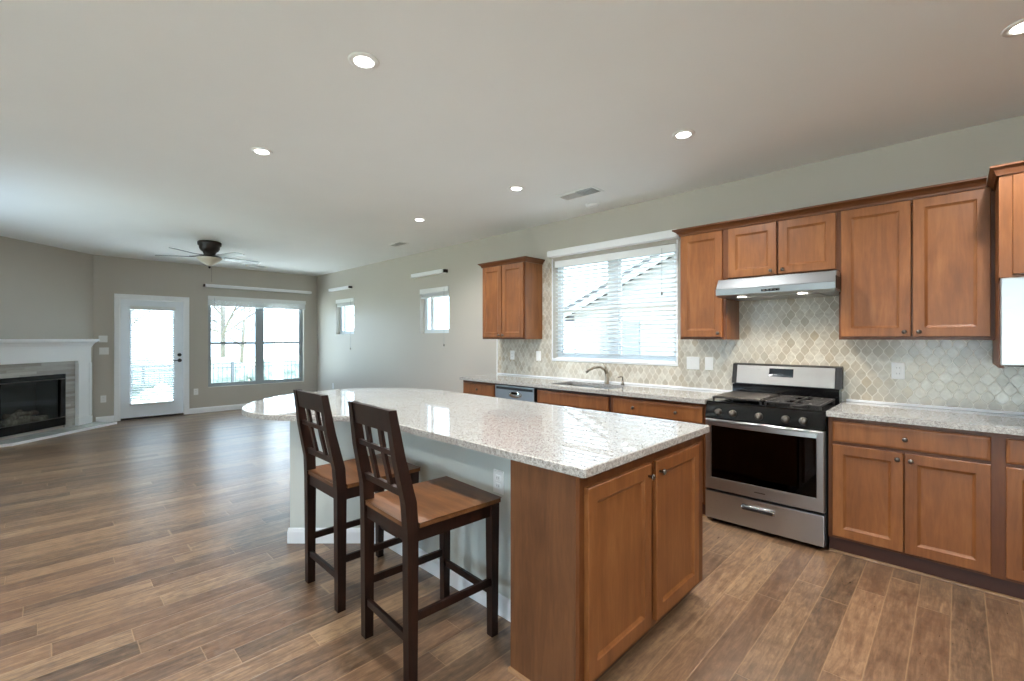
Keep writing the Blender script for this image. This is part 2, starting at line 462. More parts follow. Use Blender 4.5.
b = MB(); wall_mb(b, AX+SD*R2-.05, XJ, [LW], lambda u, v, z: (u, YL-v, z)); b.box(XJ-TH, XJ, YB, YL-TH, 0, CZ); struct(b.build('wall_left', 'wall_paint'))
BW1 = (-4.6, -3.2, .6, 2.4); BW2 = (-.9, 1.5, .05, 2.4)  # unseen, added to brighten the ceiling; stool shadows suggest some window on this side
b = MB(); wall_mb(b, XJ-TH, XR+TH, [BW1, BW2], lambda u, v, z: (u, YB-v, z)); struct(b.build('wall_back', 'wall_paint'))
RW = (-3.2, -2.0, .5, 2.4)  # unseen window, added to brighten the right part of the ceiling
b = MB(); wall_mb(b, YB, YK, [RW], lambda u, v, z: (XR+v, u, z)); struct(b.build('wall_right', 'wall_paint'))

# baseboards
def base_prof(mb, p, q, n):
    """moulded baseboard from p to q (floor points), n = unit normal into the room"""
    prof = [(0, 0), (.014, 0), (.014, .075), (.009, .092), (.004, .1), (0, .1)]
    for i in range(len(prof)):
        a, c = prof[i], prof[(i+1) % len(prof)]
    va = [mb._v((p[0]+n[0]*d, p[1]+n[1]*d, z)) for d, z in prof]; vb = [mb._v((q[0]+n[0]*d, q[1]+n[1]*d, z)) for d, z in prof]
    mb.face(va[::-1]); mb.face(vb)
    for i in range(len(prof)): mb.face([va[i], va[(i+1) % len(prof)], vb[(i+1) % len(prof)], vb[i]])
b = MB(); base_prof(b, (XF, 1.842), (XF, YK), (1, 0)); base_prof(b, (XF, AY+.03), (XF, .80), (1, 0)); struct(b.build('baseboard_far', 'trim_white'))
b = MB(); base_prof(b, (XF+.015, YK), (-4.33, YK), (0, -1)); struct(b.build('baseboard_kitchen', 'trim_white'))

# ------------------------------------------------------------------ windows
def frame_ring(mb, u0, u1, z0, z1, w, v0, v1, put):
    def bx(a, c, d, e):
        p = put(a, v0, d); q = put(c, v1, e); mb.box(p[0], q[0], p[1], q[1], p[2], q[2])
    bx(u0, u0+w, z0, z1); bx(u1-w, u1, z0, z1); bx(u0+w, u1-w, z0, z0+w); bx(u0+w, u1-w, z1-w, z1)
def window(name, hole, put, frame, mull=None, rail=None, fw=.04, slider=None):
    u0, u1, z0, z1 = hole
    e = thing(name, put((u0+u1)/2, .12, z0), None, None); e['kind'] = 'structure'; T = T0(e)
    b = MB(T); frame_ring(b, u0, u1, z0, z1, fw, .085, .14, put)
    def bx(a, c, d, ee, v0=.08, v1=.135):
        p = put(a, v0, d); q = put(c, v1, ee); b.box(p[0], q[0], p[1], q[1], p[2], q[2])
    if mull: bx(mull[0], mull[1], z0, z1)
    b.build('window_frame', frame, e)
    s = MB(T); b = s
    if rail: bx(u0+fw, u1-fw, rail-.022, rail+.022, .09, .125)
    if slider: bx(slider-.03, slider+.03, z0+fw, z1-fw, .09, .13)
    # sash edging
    cols = [(u0+fw, mull[0]), (mull[1], u1-fw)] if mull else ([(u0+fw, slider), (slider, u1-fw)] if slider else [(u0+fw, u1-fw)])
    for a, c in cols:
        if c-a > .08: frame_ring(s, a, c, z0+fw, z1-fw, .022, .095, .12, put)
    s.build('window_sash', frame, e)
    g = MB(T); p = put(u0+fw, .108, z0+fw); q = put(u1-fw, .112, z1-fw); g.box(p[0], q[0], p[1], q[1], p[2], q[2]); g.build('window_pane', 'pane_glass', e)
    return e
pk = lambda u, v, z: (u, YK+v, z)
pf = lambda u, v, z: (XF-v, u, z)
window('window_1', FW, pf, 'vinyl_taupe', mull=(2.985, 3.10), rail=1.29, fw=.045)
window('window_2', W1, pk, 'vinyl_white', fw=.04, slider=-8.93)
window('window_3', W2, pk, 'vinyl_white', fw=.04, slider=-5.93)
window('window_4', KW, pk, 'vinyl_white', mull=(-2.70, -2.58), rail=1.70, fw=.05)
window('fill_window_7', LW, lambda u, v, z: (u, YL-v, z), 'vinyl_white', mull=(-6.85, -6.75))
window('fill_window_8', RW, lambda u, v, z: (XR+v, u, z), 'vinyl_white', mull=(-2.65, -2.55))
window('fill_window_5', BW1, lambda u, v, z: (u, YB-v, z), 'vinyl_white', mull=(-3.70, -3.60), rail=1.4)
window('fill_window_6', BW2, lambda u, v, z: (u, YB-v, z), 'vinyl_white', mull=(.15, .25))

def blind(name, u0, u1, ztop, zbot, v, put, label, pitch=.044, stack=None, cord_u=None, cord_z=None, tilt=.25, sd=.05, val=.075, valv=None):
    """2 inch horizontal blind hanging at depth v of the opening; stack = raised height"""
    e = thing(name, put((u0+u1)/2, v, ztop-.05), label, 'window blind'); T = T0(e)
    b = MB(T)
    def bx(a, c, v0, v1, d, ee, bev=.002):
        p = put(a, v0, d); q = put(c, v1, ee); b.box(p[0], q[0], p[1], q[1], p[2], q[2], bev)
    vv = v-sd/2-.012 if valv is None else valv
    bx(u0, u1, vv, vv+.01, ztop-val, ztop); bx(u0+.005, u1-.005, v-sd/2, v+sd/2, ztop-.045, ztop-.002); b.build('headrail', 'blind_white', e)
    b = MB(T)
    if stack:
        n = int(stack/.0075); z = ztop-.055
        for i in range(n):
            z -= .0075; dv = random.uniform(-.002, .002); p = put(u0+.006, v-sd/2+dv, z); q = put(u1-.006, v+sd/2+dv, z+.004); b.box(p[0], q[0], p[1], q[1], p[2], q[2])
        zlast = z
    else:
        z = ztop-.06; dz = sd/2*math.sin(tilt); dv = sd/2*math.cos(tilt)
        while z > zbot+.03:
            lo = [put(u0+.006, v-dv, z+dz), put(u1-.006, v-dv, z+dz), put(u1-.006, v+dv, z-dz), put(u0+.006, v+dv, z-dz)]
            b.hexa(lo, [(p[0], p[1], p[2]+.003) for p in lo]); z -= pitch
        zlast = zbot+.022
    b.build('slats', 'blind_white', e)
    b = MB(T); bx(u0+.006, u1-.006, v-sd/2, v+sd/2, zlast-.022, zlast, .003); b.build('bottom_rail', 'blind_white', e)
    b = MB(T)
    if not stack:
        for k in (.18, .82):
            b = MB(T); u = u0+(u1-u0)*k; b.tube([put(u, v-sd/2-.002, ztop-.05), put(u, v-sd/2-.002, zlast)], .0012, 4); b.build('ladder_cord', 'blind_white', e)
        b = MB(T)
    if cord_u is not None:
        vc = vv-.01
        b.tube([put(cord_u, vc, ztop-.03), put(cord_u, vc, cord_z)], .0022, 5); b.build('pull_cord', 'vinyl_taupe', e)
        b = MB(T); p = put(cord_u, vc, cord_z-.035); b.lathe([(.003, .04), (.008, .03), (.011, .005), (.006, 0)], p, 10); b.build('tassel', 'pewter', e)
    return e
blind('window_blind', -3.385, -1.917, 2.28, 1.14, .04, pk, 'white slatted blind lowered and open over the kitchen sink window', cord_u=-2.05, cord_z=1.83)
blind('window_blind', -6.115, -5.386, 2.155, 1.5, .035, pk, 'white blind raised to the top of the small window nearer the kitchen cabinets', stack=.07, cord_u=-5.47, cord_z=1.30, valv=-.012)
blind('window_blind', -9.112, -8.349, 2.165, 1.5, .035, pk, 'white blind raised to the top of the small window nearest the far corner', stack=.07, cord_u=-8.44, cord_z=1.20, valv=-.012)
blind('window_blind', 2.118, 3.898, 2.178, 1.5, -.03, pf, 'wide white blind raised to the top of the double window on the far wall', stack=.11, cord_u=2.22, cord_z=1.46)

def cassette(u0, u1, z0, z1, out, put, label, dark_end):
    e = thing('shade_cassette', put((u0+u1)/2, 0, z0), label, 'shade cassette'); T = T0(e)
    b = MB(T); p = put(u0, -out, z0); q = put(u1, -.012, z1); b.box(p[0], q[0], p[1], q[1], p[2], q[2], .012, 3); b.build('housing', 'trim_white', e)
    for u, m in ((u0+.0, 'bronze_dark' if dark_end < 0 else 'trim_white'), (u1, 'bronze_dark' if dark_end > 0 else 'trim_white')):
        s = -1 if u == u0 else 1
        b = MB(T); p = put(u, -out*.85, z0+.008); q = put(u+s*.02, 0, z1-.005); b.box(p[0], q[0], p[1], q[1], p[2], q[2], .004); b.build('bracket', m, e)
    return e
cassette(-3.41, -1.86, 2.318, 2.392, .10, pk, 'long white shade cassette mounted above the kitchen sink window', 0)
cassette(-6.25, -5.42, 2.345, 2.405, .09, pk, 'short white shade cassette above the small window nearer the kitchen', 1)
cassette(-9.28, -8.42, 2.345, 2.40, .09, pk, 'short white shade cassette above the small window near the far corner', 1)
cassette(2.075, 4.0, 2.335, 2.395, .09, pf, 'long white shade cassette with dark end above the far double window', -1)

# ------------------------------------------------------------------ patio door
d = thing('door_1', (XF, 1.32, 0), None, None); d['kind'] = 'structure'; T = T0(d)
b = MB(T)
for a, c in ((.80, .87), (1.77, 1.84)): b.box(XF, XF+.018, a, c, 0, 2.06, .004)
b.box(XF, XF+.018, .80, 1.84, 2.06, 2.13, .004)
b.box(XF-.15, XF, .868, .885, 0, 2.06); b.box(XF-.15, XF, 1.757, 1.772, 0, 2.06); b.box(XF-.15, XF, .868, 1.772, 2.045, 2.062)
b.build('door_frame', 'trim_white', d)
b = MB(T); X0, X1 = XF-.085, XF-.04
b.box(X0, X1, .887, 1.02, .03, 2.042); b.box(X0, X1, 1.612, 1.755, .03, 2.042); b.box(X0, X1, 1.02, 1.612, .03, .26); b.box(X0, X1, 1.02, 1.612, 1.90, 2.042)
for q in ((1.0, 1.03, .24, 1.92), (1.602, 1.632, .24, 1.92)): b.box(X1, X1+.012, *q, .004)
for q in ((1.0, 1.632, .235, .268), (1.0, 1.632, 1.892, 1.92)): b.box(X1, X1+.012, *q, .004)
b.build('door_slab', 'door_white', d)
b = MB(T); b.box(XF-.066, XF-.06, 1.02, 1.612, .26, 1.90); b.build('door_glass', 'pane_glass', d)
b = MB(T); b.box(XF-.14, XF+.01, .885, 1.757, 0, .028, .004); b.build('threshold', 'bronze_dark', d)
b = MB(T)
b.lathe([(.03, 0), (.031, .01), (.012, .014), (.012, .035), (.026, .04), (.028, .055), (.02, .066), (.001, .068)], (X1, 1.70, .985), 20, 'x')
b.build('door_knob', 'bronze_dark', d)
b = MB(T); b.tube([(X1+.05, 1.70, .985), (X1+.05, 1.60, .985)], .008, 8); b.lathe([(.03, 0), (.03, .012), (.012, .02), (.012, .03), (.001, .031)], (X1, 1.70, 1.085), 20, 'x'); b.box(X1+.02, X1+.034, 1.695, 1.705, 1.065, 1.105); b.build('deadbolt', 'bronze_dark', d)
blind('door_blind', 1.005, 1.627, 1.935, .245, -.0, lambda u, v, z: (X1+.045-v, u, z), 'white slatted blind covering the glass of the patio door', pitch=.040, tilt=.5, sd=.045, val=.06)

# ------------------------------------------------------------------ cabinets
def door_mb(mb, x0, x1, z0, z1, y, stile=.056, t=.02):
    """recessed-panel door, back at y, front at y-t, facing -Y"""
    def ring(ins, yy): return [mb._v(p) for p in ((x0+ins, yy, z0+ins), (x1-ins, yy, z0+ins), (x1-ins, yy, z1-ins), (x0+ins, yy, z1-ins))]
    rs = [ring(0, y), ring(0, y-t+.003), ring(.003, y-t), ring(stile, y-t), ring(stile+.004, y-t+.004), ring(stile+.015, y-t+.010)]
    for a, c in zip(rs, rs[1:]):
        for i in range(4): mb.face([a[i], a[(i+1) % 4], c[(i+1) % 4], c[i]])
    mb.face(rs[-1]); mb.face(rs[0][::-1])
def slab_mb(mb, x0, x1, z0, z1, y, t=.02):
    def ring(ins, yy): return [mb._v(p) for p in ((x0+ins, yy, z0+ins), (x1-ins, yy, z0+ins), (x1-ins, yy, z1-ins), (x0+ins, yy, z1-ins))]
    rs = [ring(0, y), ring(0, y-t+.006), ring(.004, y-t+.002), ring(.014, y-t)]
    for a, c in zip(rs, rs[1:]):
        for i in range(4): mb.face([a[i], a[(i+1) % 4], c[(i+1) % 4], c[i]])
    mb.face(rs[-1]); mb.face(rs[0][::-1])
def knob(T, x, z, y, parent, mat='pewter'):
    b = MB(T); b.lathe([(.006, 0), (.005, -.010), (.008, -.014), (.0135, -.019), (.0135, -.024), (.009, -.028), (.001, -.029)], (x, y, z), 14, 'y')
    return b.build('knob', mat, parent)
def cabinet(name, x0, x1, yf, yb, z0, z1, label, doors=(), drawers=(), side='maple', frame='maple_frame', face='maple', toe=0, T=None, loc=None, rot=0, side_mat=None):
    """face-frame cabinet. doors: (x0,x1,z0,z1,knob_x,knob_z); drawers: (x0,x1,z0,z1,[knob xs])"""
    if loc is None: e = thing(name, ((x0+x1)/2, (yf+yb)/2, z0 if not toe else 0), label, 'cabinet'); T = T0(e)
    else: e = thing(name, loc, label, 'cabinet', rot); T = Matrix.Identity(4)
    b = MB(T); zt = z0+(toe or 0)
    b.box(x0, x1, yf+.019, yb, zt, z1); b.build('carcass', side_mat or side, e)
    fr = MB(T); w = max(.036, doors[0][0]-x0+.008) if doors else .036
    fr.box(x0, x0+w, yf, yf+.019, zt, z1); fr.box(x1-w, x1, yf, yf+.019, zt, z1)
    fr.box(x0+w, x1-w, yf, yf+.019, zt, zt+w); fr.box(x0+w, x1-w, yf, yf+.019, z1-w, z1)
    if drawers and doors: zz = (drawers[0][2]+doors[0][3])/2; fr.box(x0+w, x1-w, yf, yf+.019, zz-.02, zz+.02)
    if len(doors) > 1 and doors[1][0]-doors[0][1] > .012:
        xm = (doors[1][0]+doors[0][1])/2; fr.box(xm-.02, xm+.02, yf, yf+.019, zt+w, z1-w)
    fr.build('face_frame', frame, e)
    if toe:
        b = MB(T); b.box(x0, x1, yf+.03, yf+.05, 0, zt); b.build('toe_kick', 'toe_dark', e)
    for q in doors:
        b = MB(T); door_mb(b, *q[:4], yf); dd = b.build('door', face, e)
        if len(q) > 4: knob(T, q[4], q[5], yf-.02, dd)
    for q in drawers:
        b = MB(T); slab_mb(b, *q[:4], yf); dd = b.build('drawer', face, e)
        for kx in q[4]: knob(T, kx, (q[2]+q[3])/2, yf-.02, dd)
    return e
YU, YW = 3.85, YK-.010           # upper face, cabinet back (in front of tile)
ZB, ZT = 1.372, 2.268
cabinet('wall_cabinet', -1.728, -1.346, YU, YW, ZB, ZT, 'tall narrow maple wall cabinet with one door between window and hood',
        [(-1.715, -1.372, ZB+.02, ZT-.012, -1.40, ZB+.052)])
cabinet('wall_cabinet', -1.346, -.597, YU, YW, 1.842, ZT, 'short wide two-door maple wall cabinet above the range hood',
        [(-1.326, -.980, 1.862, ZT-.012, -1.015, 1.892), (-.966, -.612, 1.862, ZT-.012, -.935, 1.892)])
cabinet('wall_cabinet', -.597, .148, YU, YW, ZB, ZT, 'tall wide two-door maple wall cabinet right of the range hood',
        [(-.583, -.220, ZB+.02, ZT-.012, -.25, ZB+.05), (-.211, .130, ZB+.02, ZT-.012, -.18, ZB+.05)])
e = cabinet('wall_cabinet', -4.285, -3.562, YU, YW, ZB, ZT, 'two-door maple wall cabinet standing alone left of the sink window',
        [(-4.268, -3.935, ZB+.02, ZT-.012, -3.96, ZB+.05), (-3.922, -3.577, ZB+.02, ZT-.012, -3.895, ZB+.05)])
def crown_prof(yf, z0, out=.052, hh=.05): return [(yf+.01, z0-.006), (yf-.012, z0-.006), (yf-.016, z0+.008), (yf-out*.55, z0+hh*.55), (yf-out+.006, z0+hh*.78), (yf-out, z0+hh*.82), (yf-out, z0+hh), (yf+.01, z0+hh)]
def crown_sweep(mb, path, z0, out=.052, hh=.05):
    """crown along a 2-D path of cabinet faces; outward is to the right of travel"""
    prof = [(-.012, -.006), (.010, -.006), (.014, .008), (out*.55, hh*.5), (out-.006, hh*.72), (out, hh*.78), (out, hh), (-.012, hh)]
    rings = [[mb._v((p[0], p[1], z0+z)) for p in offs] for z, offs in []]
    cols = [[(q[0], q[1], z0+z) for q in offset_open(path, o)] for o, z in prof]
    vs = [[mb._v(p) for p in c] for c in cols]; n = len(vs)
    for i in range(n):
        j = (i+1) % n
        for k in range(len(path)-1): mb.face([vs[i][k], vs[i][k+1], vs[j][k+1], vs[j][k]])
    mb.face([v[0] for v in vs]); mb.face([v[-1] for v in vs][::-1])
def offset_open(path, d):
    out = []
    for i, p in enumerate(path):
        p = Vector(p)
        a = (p-Vector(path[i-1])).normalized() if i > 0 else None
        c = (Vector(path[i+1])-p).normalized() if i < len(path)-1 else None
        a = a or c; c = c or a
        na, nc = Vector((a.y, -a.x)), Vector((c.y, -c.x)); m = (na+nc).normalized()
        out.append(tuple(p+m*d/max(.3, m.dot(na))))
    return out
b = MB(T0(e)); crown_sweep(b, [(-3.562, YW), (-3.562, YU), (-4.285, YU), (-4.285, YW)][::-1], ZT, .045, .048); b.build('crown', 'maple_crown', e)
b = MB(T0(e)); b.box(-4.283, -3.564, YU+.002, YW, ZT, ZT+.01); b.build('top_board', 'maple_crown', e)
b = MB(); crown_sweep(b, [(-1.728, YW), (-1.728, YU), (.113, YU)], ZT, .052, .05)
tag(b.build('crown_moulding', 'maple_crown'), 'stepped wooden crown moulding along the top of the wall cabinets around the hood', 'moulding')
# microwave cabinet
YM = 3.50
e = cabinet('microwave_cabinet', .148, .925, YM, YW, 1.68, 2.236, 'deep wooden cabinet above the built-in microwave at the right edge',
        [(.196, .530, 1.712, 2.222, .50, 1.75), (.543, .895, 1.712, 2.222, .573, 1.75)], frame='maple')  # lighter wood than the other frames, standing in for bright light here
b = MB(T0(e)); b.box(.148, .166, YM, YW, 1.225, 1.699); b.build('side_panel', 'maple_frame', e)
b = MB(T0(e)); b.box(.907, .925, YM, YW, 1.225, 1.699); b.build('side_panel', 'maple_frame', e)
b = MB(T0(e)); crown_sweep(b, [(.148, YW), (.148, YM), (.925, YM), (.925, YW)], 2.238, .034, .045); b.build('crown', 'maple_crown', e)
e = thing('microwave_oven', (.5365, 3.8, 1.235), 'stainless built-in microwave under the deep cabinet at the right edge', 'microwave'); T = T0(e)
b = MB(T); b.box(.170, .903, YM+.001, YW-.02, 1.235, 1.677, .003); b.build('body', 'black_satin', e)
b = MB(T); b.box(.152, .72, YM-.022, YM-.001, 1.24, 1.695, .006, 2); dd = b.build('door', 'stainless', e)
b = MB(T); b.box(.25, .65, YM-.024, YM-.021, 1.33, 1.62, .001); b.build('door_glass', 'black_gloss', dd)
b = MB(T); b.box(.722, .921, YM-.022, YM-.001, 1.24, 1.695, .004); b.build('control_panel', 'black_gloss', e)

# ---- base cabinets
YF = 3.555; ZC = .880
dr = (.722, .852); dz = (.118, .703)
cabinet('base_cabinet', -4.31, -3.735, YF, YK-.005, 0, ZC, 'base cabinet at the open left end of the sink counter', [(-4.29, -3.755, *dz, -3.79, .66)], [(-4.29, -3.755, *dr, [-4.02])],
        toe=.1, side='maple', frame='maple_frame', face='maple')
cabinet('base_cabinet', -3.12, -2.235, YF, YK-.005, 0, ZC-.24, 'wide sink base cabinet with a plain false front right of the dishwasher', [(-3.10, -2.684, *dz, -2.72, .66), (-2.672, -2.255, *dz, -2.635, .66)], (),
        toe=.1, side='maple', frame='maple_frame', face='maple')
sinkcab = [o for o in COL.objects if o.name.startswith('base_cabinet')][-1]
b = MB(T0(sinkcab)); b.box(-3.12, -2.235, YF, YF+.019, ZC-.24, ZC); b.build('top_rail', 'toe_dark', sinkcab)
b = MB(T0(sinkcab)); slab_mb(b, -3.10, -2.255, *dr, YF); b.build('false_front', 'maple', sinkcab)
cabinet('base_cabinet', -2.235, -1.387, YF, YK-.005, 0, ZC, 'base cabinet with a two-knob drawer just left of the gas range', [(-2.205, -1.815, *dz, -1.85, .66), (-1.803, -1.412, *dz, -1.767, .66)], [(-2.205, -1.412, *dr, [-2.0, -1.62])],
        toe=.1, side='maple', frame='maple_frame', face='maple')
cabinet('base_cabinet', -.607, .150, YF, YK-.005, 0, ZC, 'two-door base cabinet with one wide drawer just right of the gas range', [(-.583, -.236, *dz, -.262, .665), (-.230, .121, *dz, -.202, .665)], [(-.583, .121, *dr, [-.228])],
        toe=.1, side='maple', frame='maple_frame', face='maple')
cabinet('base_cabinet', .150, .95, YF, YK-.005, 0, ZC, 'base cabinet cut off by the right edge, under the microwave', [(.176, .545, *dz, .51, .665), (.555, .925, *dz, .59, .665)], [(.176, .925, *dr, [.55])],
        toe=.1, side='maple', frame='maple_frame', face='maple')
def qround(mb, p, q, n, r=.018):
    prof = [(0, 0)]+[(r*math.cos(a), r*math.sin(a)) for a in (0, .4, .8, 1.2, PI/2)]
    va = [mb._v((p[0]+n[0]*d_, p[1]+n[1]*d_, z)) for d_, z in prof]; vb = [mb._v((q[0]+n[0]*d_, q[1]+n[1]*d_, z)) for d_, z in prof]
    mb.face(va[::-1]); mb.face(vb)
    for i in range(len(prof)): mb.face([va[i], va[(i+1) % len(prof)], vb[(i+1) % len(prof)], vb[i]])
wood('shoe_wood', lin(112, 82, 56), lin(138, 104, 72), lin(156, 122, 88), axis='x')
b = MB(); qround(b, (-.607, YF+.03), (.95, YF+.03), (0, -1), .013); struct(b.build('trim_1', 'shoe_wood'))
b = MB(); qround(b, (-4.31, YF+.03), (-1.387, YF+.03), (0, -1), .013); struct(b.build('trim_2', 'shoe_wood'))

# ---- countertops
def counter(mb, x0, x1, y0, y1, hole=None):
    z0, z1 = ZC, .914
    if not hole: mb.box(x0, x1, y0, y1, z0, z1, .004, 2); return
    hx0, hx1, hy0, hy1 = hole
    mb.box(x0, hx0, y0, y1, z0, z1); mb.box(hx1, x1, y0, y1, z0, z1); mb.box(hx0, hx1, y0, hy0, z0, z1); mb.box(hx0, hx1, hy1, y1, z0, z1)
def slab_with_edge(x0, x1, y0, y1, z0, z1, hole, name, label):
    b = MB()
    b.mat('granite'); hx0, hx1, hy0, hy1 = hole if hole else (None,)*4
    xs = [x0, x1] if not hole else [x0, hx0, hx1, x1]; ys = [y0, y1] if not hole else [y0, hy0, hy1, y1]
    vt = {(x, y): b._v((x, y, z1)) for x in xs for y in ys}; vb = {(x, y): b._v((x, y, z0)) for x in xs for y in ys}
    for i in range(len(xs)-1):
        for j in range(len(ys)-1):
            if hole and i == 1 and j == 1: continue
            q = [(xs[i], ys[j]), (xs[i+1], ys[j]), (xs[i+1], ys[j+1]), (xs[i], ys[j+1])]
            b.face([vt[p] for p in q]); b.face([vb[p] for p in q][::-1])
    def side(a, c): b.face([vb[a], vb[c], vt[c], vt[a]])
    b.mat('granite_edge')
    for i in range(len(xs)-1): side((xs[i], y0), (xs[i+1], y0)); side((xs[i+1], y1), (xs[i], y1))
    for j in range(len(ys)-1): side((x1, ys[j]), (x1, ys[j+1])); side((x0, ys[j+1]), (x0, ys[j]))
    if hole:
        b.mat('granite'); side((hx1, hy0), (hx0, hy0)); side((hx0, hy1), (hx1, hy1)); side((hx0, hy0), (hx0, hy1)); side((hx1, hy1), (hx1, hy0))
    return tag(b.build(name, 'granite'), label, 'countertop')
SK = (-3.02, -2.30, 3.635, 4.02)
YC = 3.515
slab_with_edge(-4.335, -1.385, YC, YK-.002, ZC, .914, SK, 'countertop', 'speckled granite countertop with the sink, along the wall left of the range')
slab_with_edge(-.612, .97, YC, YK-.002, ZC, .914, None, 'countertop', 'speckled granite countertop right of the range below the microwave')

# sink
e = thing('kitchen_sink', (-2.66, 3.83, .70), 'stainless undermount double-bowl sink set into the granite under the window', 'sink'); T = T0(e)
def bowl(x0, x1, y0, y1, zt, zb):
    b = MB(T); rs = []
    for ins, z in ((-.012, zt), (0, zt), (.006, zt-.05), (.012, zb+.03), (.04, zb)):
        rs.append([b._v(p) for p in ((x0+ins, y0+ins, z), (x1-ins, y0+ins, z), (x1-ins, y1-ins, z), (x0+ins, y1-ins, z))])
    for a, c in zip(rs, rs[1:]):
        for i in range(4): b.face([a[i], a[(i+1) % 4], c[(i+1) % 4], c[i]])
    b.face(rs[-1]); o = b.build('basin', 'stainless', e)
    b = MB(T); b.lathe([(.04, .001), (.036, .004), (.02, .002), (.001, .002)], ((x0+x1)/2, (y0+y1)/2, zb), 16); b.build('drain', 'chrome', o)
bowl(-3.00, -2.68, 3.65, 4.0, ZC-.001, .70); bowl(-2.65, -2.32, 3.65, 4.0, ZC-.001, .70)
# faucet
e = thing('kitchen_faucet', (-2.62, 4.085, .914), 'curved brushed nickel kitchen faucet behind the sink', 'faucet'); T = Matrix.Identity(4)
b = MB(T); b.lathe([(.028, 0), (.027, .012), (.022, .03), (.021, .09), (.016, .10)], (0, 0, 0), 18); b.build('base', 'nickel', e)
b = MB(T); b.tube([(0, 0, .09), (-.01, -.02, .14), (-.035, -.07, .17), (-.07, -.13, .168), (-.115, -.165, .14), (-.135, -.18, .115)], [.016, .015, .014, .0145, .016, .017], 12); b.build('spout', 'nickel', e)
b = MB(T); b.tube([(0, 0, .10), (.0, .0, .13), (-.025, .005, .185), (-.05, .008, .205)], [.016, .013, .009, .008], 10); b.build('lever', 'nickel', e)
e = thing('soap_dispenser', (-2.44, 4.095, .914), 'small dark soap dispenser right of the sink faucet', 'soap dispenser')
b = MB(); b.lathe([(.018, 0), (.018, .008), (.010, .015), (.010, .05)], (0, 0, 0), 14); b.build('pump_base', 'pewter', e)
b = MB(); b.tube([(0, 0, .045), (0, 0, .075), (-.008, -.02, .08), (-.02, -.05, .072)], [.008, .007, .006, .005], 8); b.build('pump_head', 'pewter', e)

# backsplash
b = MB(); y0, y1 = YK-.008, YK-.0005
segs = [(-4.335, KW[0], .914, ZB), (-3.562, KW[0], ZB, 2.31), (KW[0], KW[1], .914, KW[2]), (KW[1], -1.346, .914, ZB), (-1.346, -.597, .914, 1.84), (-.597, 1.2, .914, ZB)]
for s in segs: b.box(s[0], s[1], y0, y1, s[2], s[3])
e = thing('backsplash', (-2.0, YK, .914), 'lantern-shaped cream and beige stone tile backsplash covering the kitchen wall', 'backsplash')
bmT = T0(e); bmesh.ops.transform(b.bm, matrix=bmT, verts=b.bm.verts); b.build('tile_field', 'lantern_tile', e)
b = MB(bmT); b.box(-4.35, -4.335, YK-.014, YK-.0005, .914, ZB+.0, .003); b.box(-4.335, -1.39, YK-.014, YK-.008, .9145, .932, .002); b.box(-.6, 1.2, YK-.014, YK-.008, .9145, .932, .002)
b.build('edge_trim', 'trim_white', e)
# sill + casing of the sink window
b = MB(); b.box(KW[0]-.0, KW[1]+.0, YK-.022, YK+.085, KW[2]-.002, KW[2]+.012, .003); b.box(KW[0]-.014, KW[0], YK-.016, YK, KW[2]-.01, 2.31, .003); b.box(KW[1], KW[1]+.014, YK-.016, YK, KW[2]-.01, 2.31, .003)
b.box(KW[0]-.014, KW[1]+.014, YK-.016, YK, KW[2]-.016, KW[2]-.002, .003)
struct(b.build('trim_3', 'trim_white'))

# wall plates
def plate(loc, nrm, label, kind='outlet', w=.072, h=.116, gang=1):
    """nrm: 'y-' on the kitchen wall, 'x+' on the far wall"""
    rz = {'y-': 0, 'x+': PI/2, 'x-': -PI/2}[nrm]
    W_ = w*gang if gang == 1 else .118
    e = thing('wall_outlet' if kind == 'outlet' else 'light_switch', loc, label, 'outlet' if kind == 'outlet' else 'light switch', rz)
    b = MB(); b.box(-W_/2, W_/2, -.006, 0, -h/2, h/2, .003, 2); b.build('cover_plate', 'plastic_white', e)
    for g in range(gang):
        x = (g-(gang-1)/2)*.046
        if kind == 'outlet':
            for zz in (-.02, .02):
                b = MB(); b.box(x-.016, x+.016, -.008, -.005, zz-.014, zz+.014, .003, 2)
                o = b.build('socket', 'plastic_white', e)
                b = MB(); b.box(x-.008, x-.006, -.0085, -.007, zz-.004, zz+.006); b.box(x+.006, x+.008, -.0085, -.007, zz-.004, zz+.006); b.build('slot', 'black_satin', o)
        else:
            b = MB(); b.box(x-.016, x+.016, -.010, -.005, -.033, .033, .003, 2); b.build('rocker', 'plastic_white', e)
    return e
yw = YK-.008
plate((-.305, yw, 1.155), 'y-', 'white outlet on the tiles right of the gas range')
plate((-1.745, yw, 1.155), 'y-', 'white double switch plate on the tiles right of the sink window', 'switch', gang=2)
plate((-1.60, yw, 1.155), 'y-', 'single white switch on the tiles between the double switch and the range', 'switch')
plate((-4.06, yw, 1.17), 'y-', 'white outlet on the tiles under the left side of the lone wall cabinet')
plate((-3.62, yw, 1.17), 'y-', 'white switch on the tiles just left of the sink window', 'switch')
plate((XF, 1.943, .40), 'x+', 'low white outlet on the far wall between patio door and double window')
plate((XF, .668, .386), 'x+', 'low white outlet on the narrow wall between fireplace and patio door')
plate((XF, .676, 1.174), 'x+', 'white double switch on the narrow wall between fireplace and patio door', 'switch', gang=2)
plate((-9.25, YK, .40), 'y-', 'low white outlet on the kitchen-side wall near the far corner')
e = thing('thermostat', (XF, .664, 1.372), 'small white thermostat above the switches beside the fireplace', 'thermostat', PI/2)
b = MB(); b.box(-.055, .055, -.022, 0, -.055, .055, .006, 2); b.build('housing', 'plastic_white', e)
b = MB(); b.box(-.03, .03, -.024, -.021, -.01, .035, .001); b.build('screen', 'plastic_white', e)

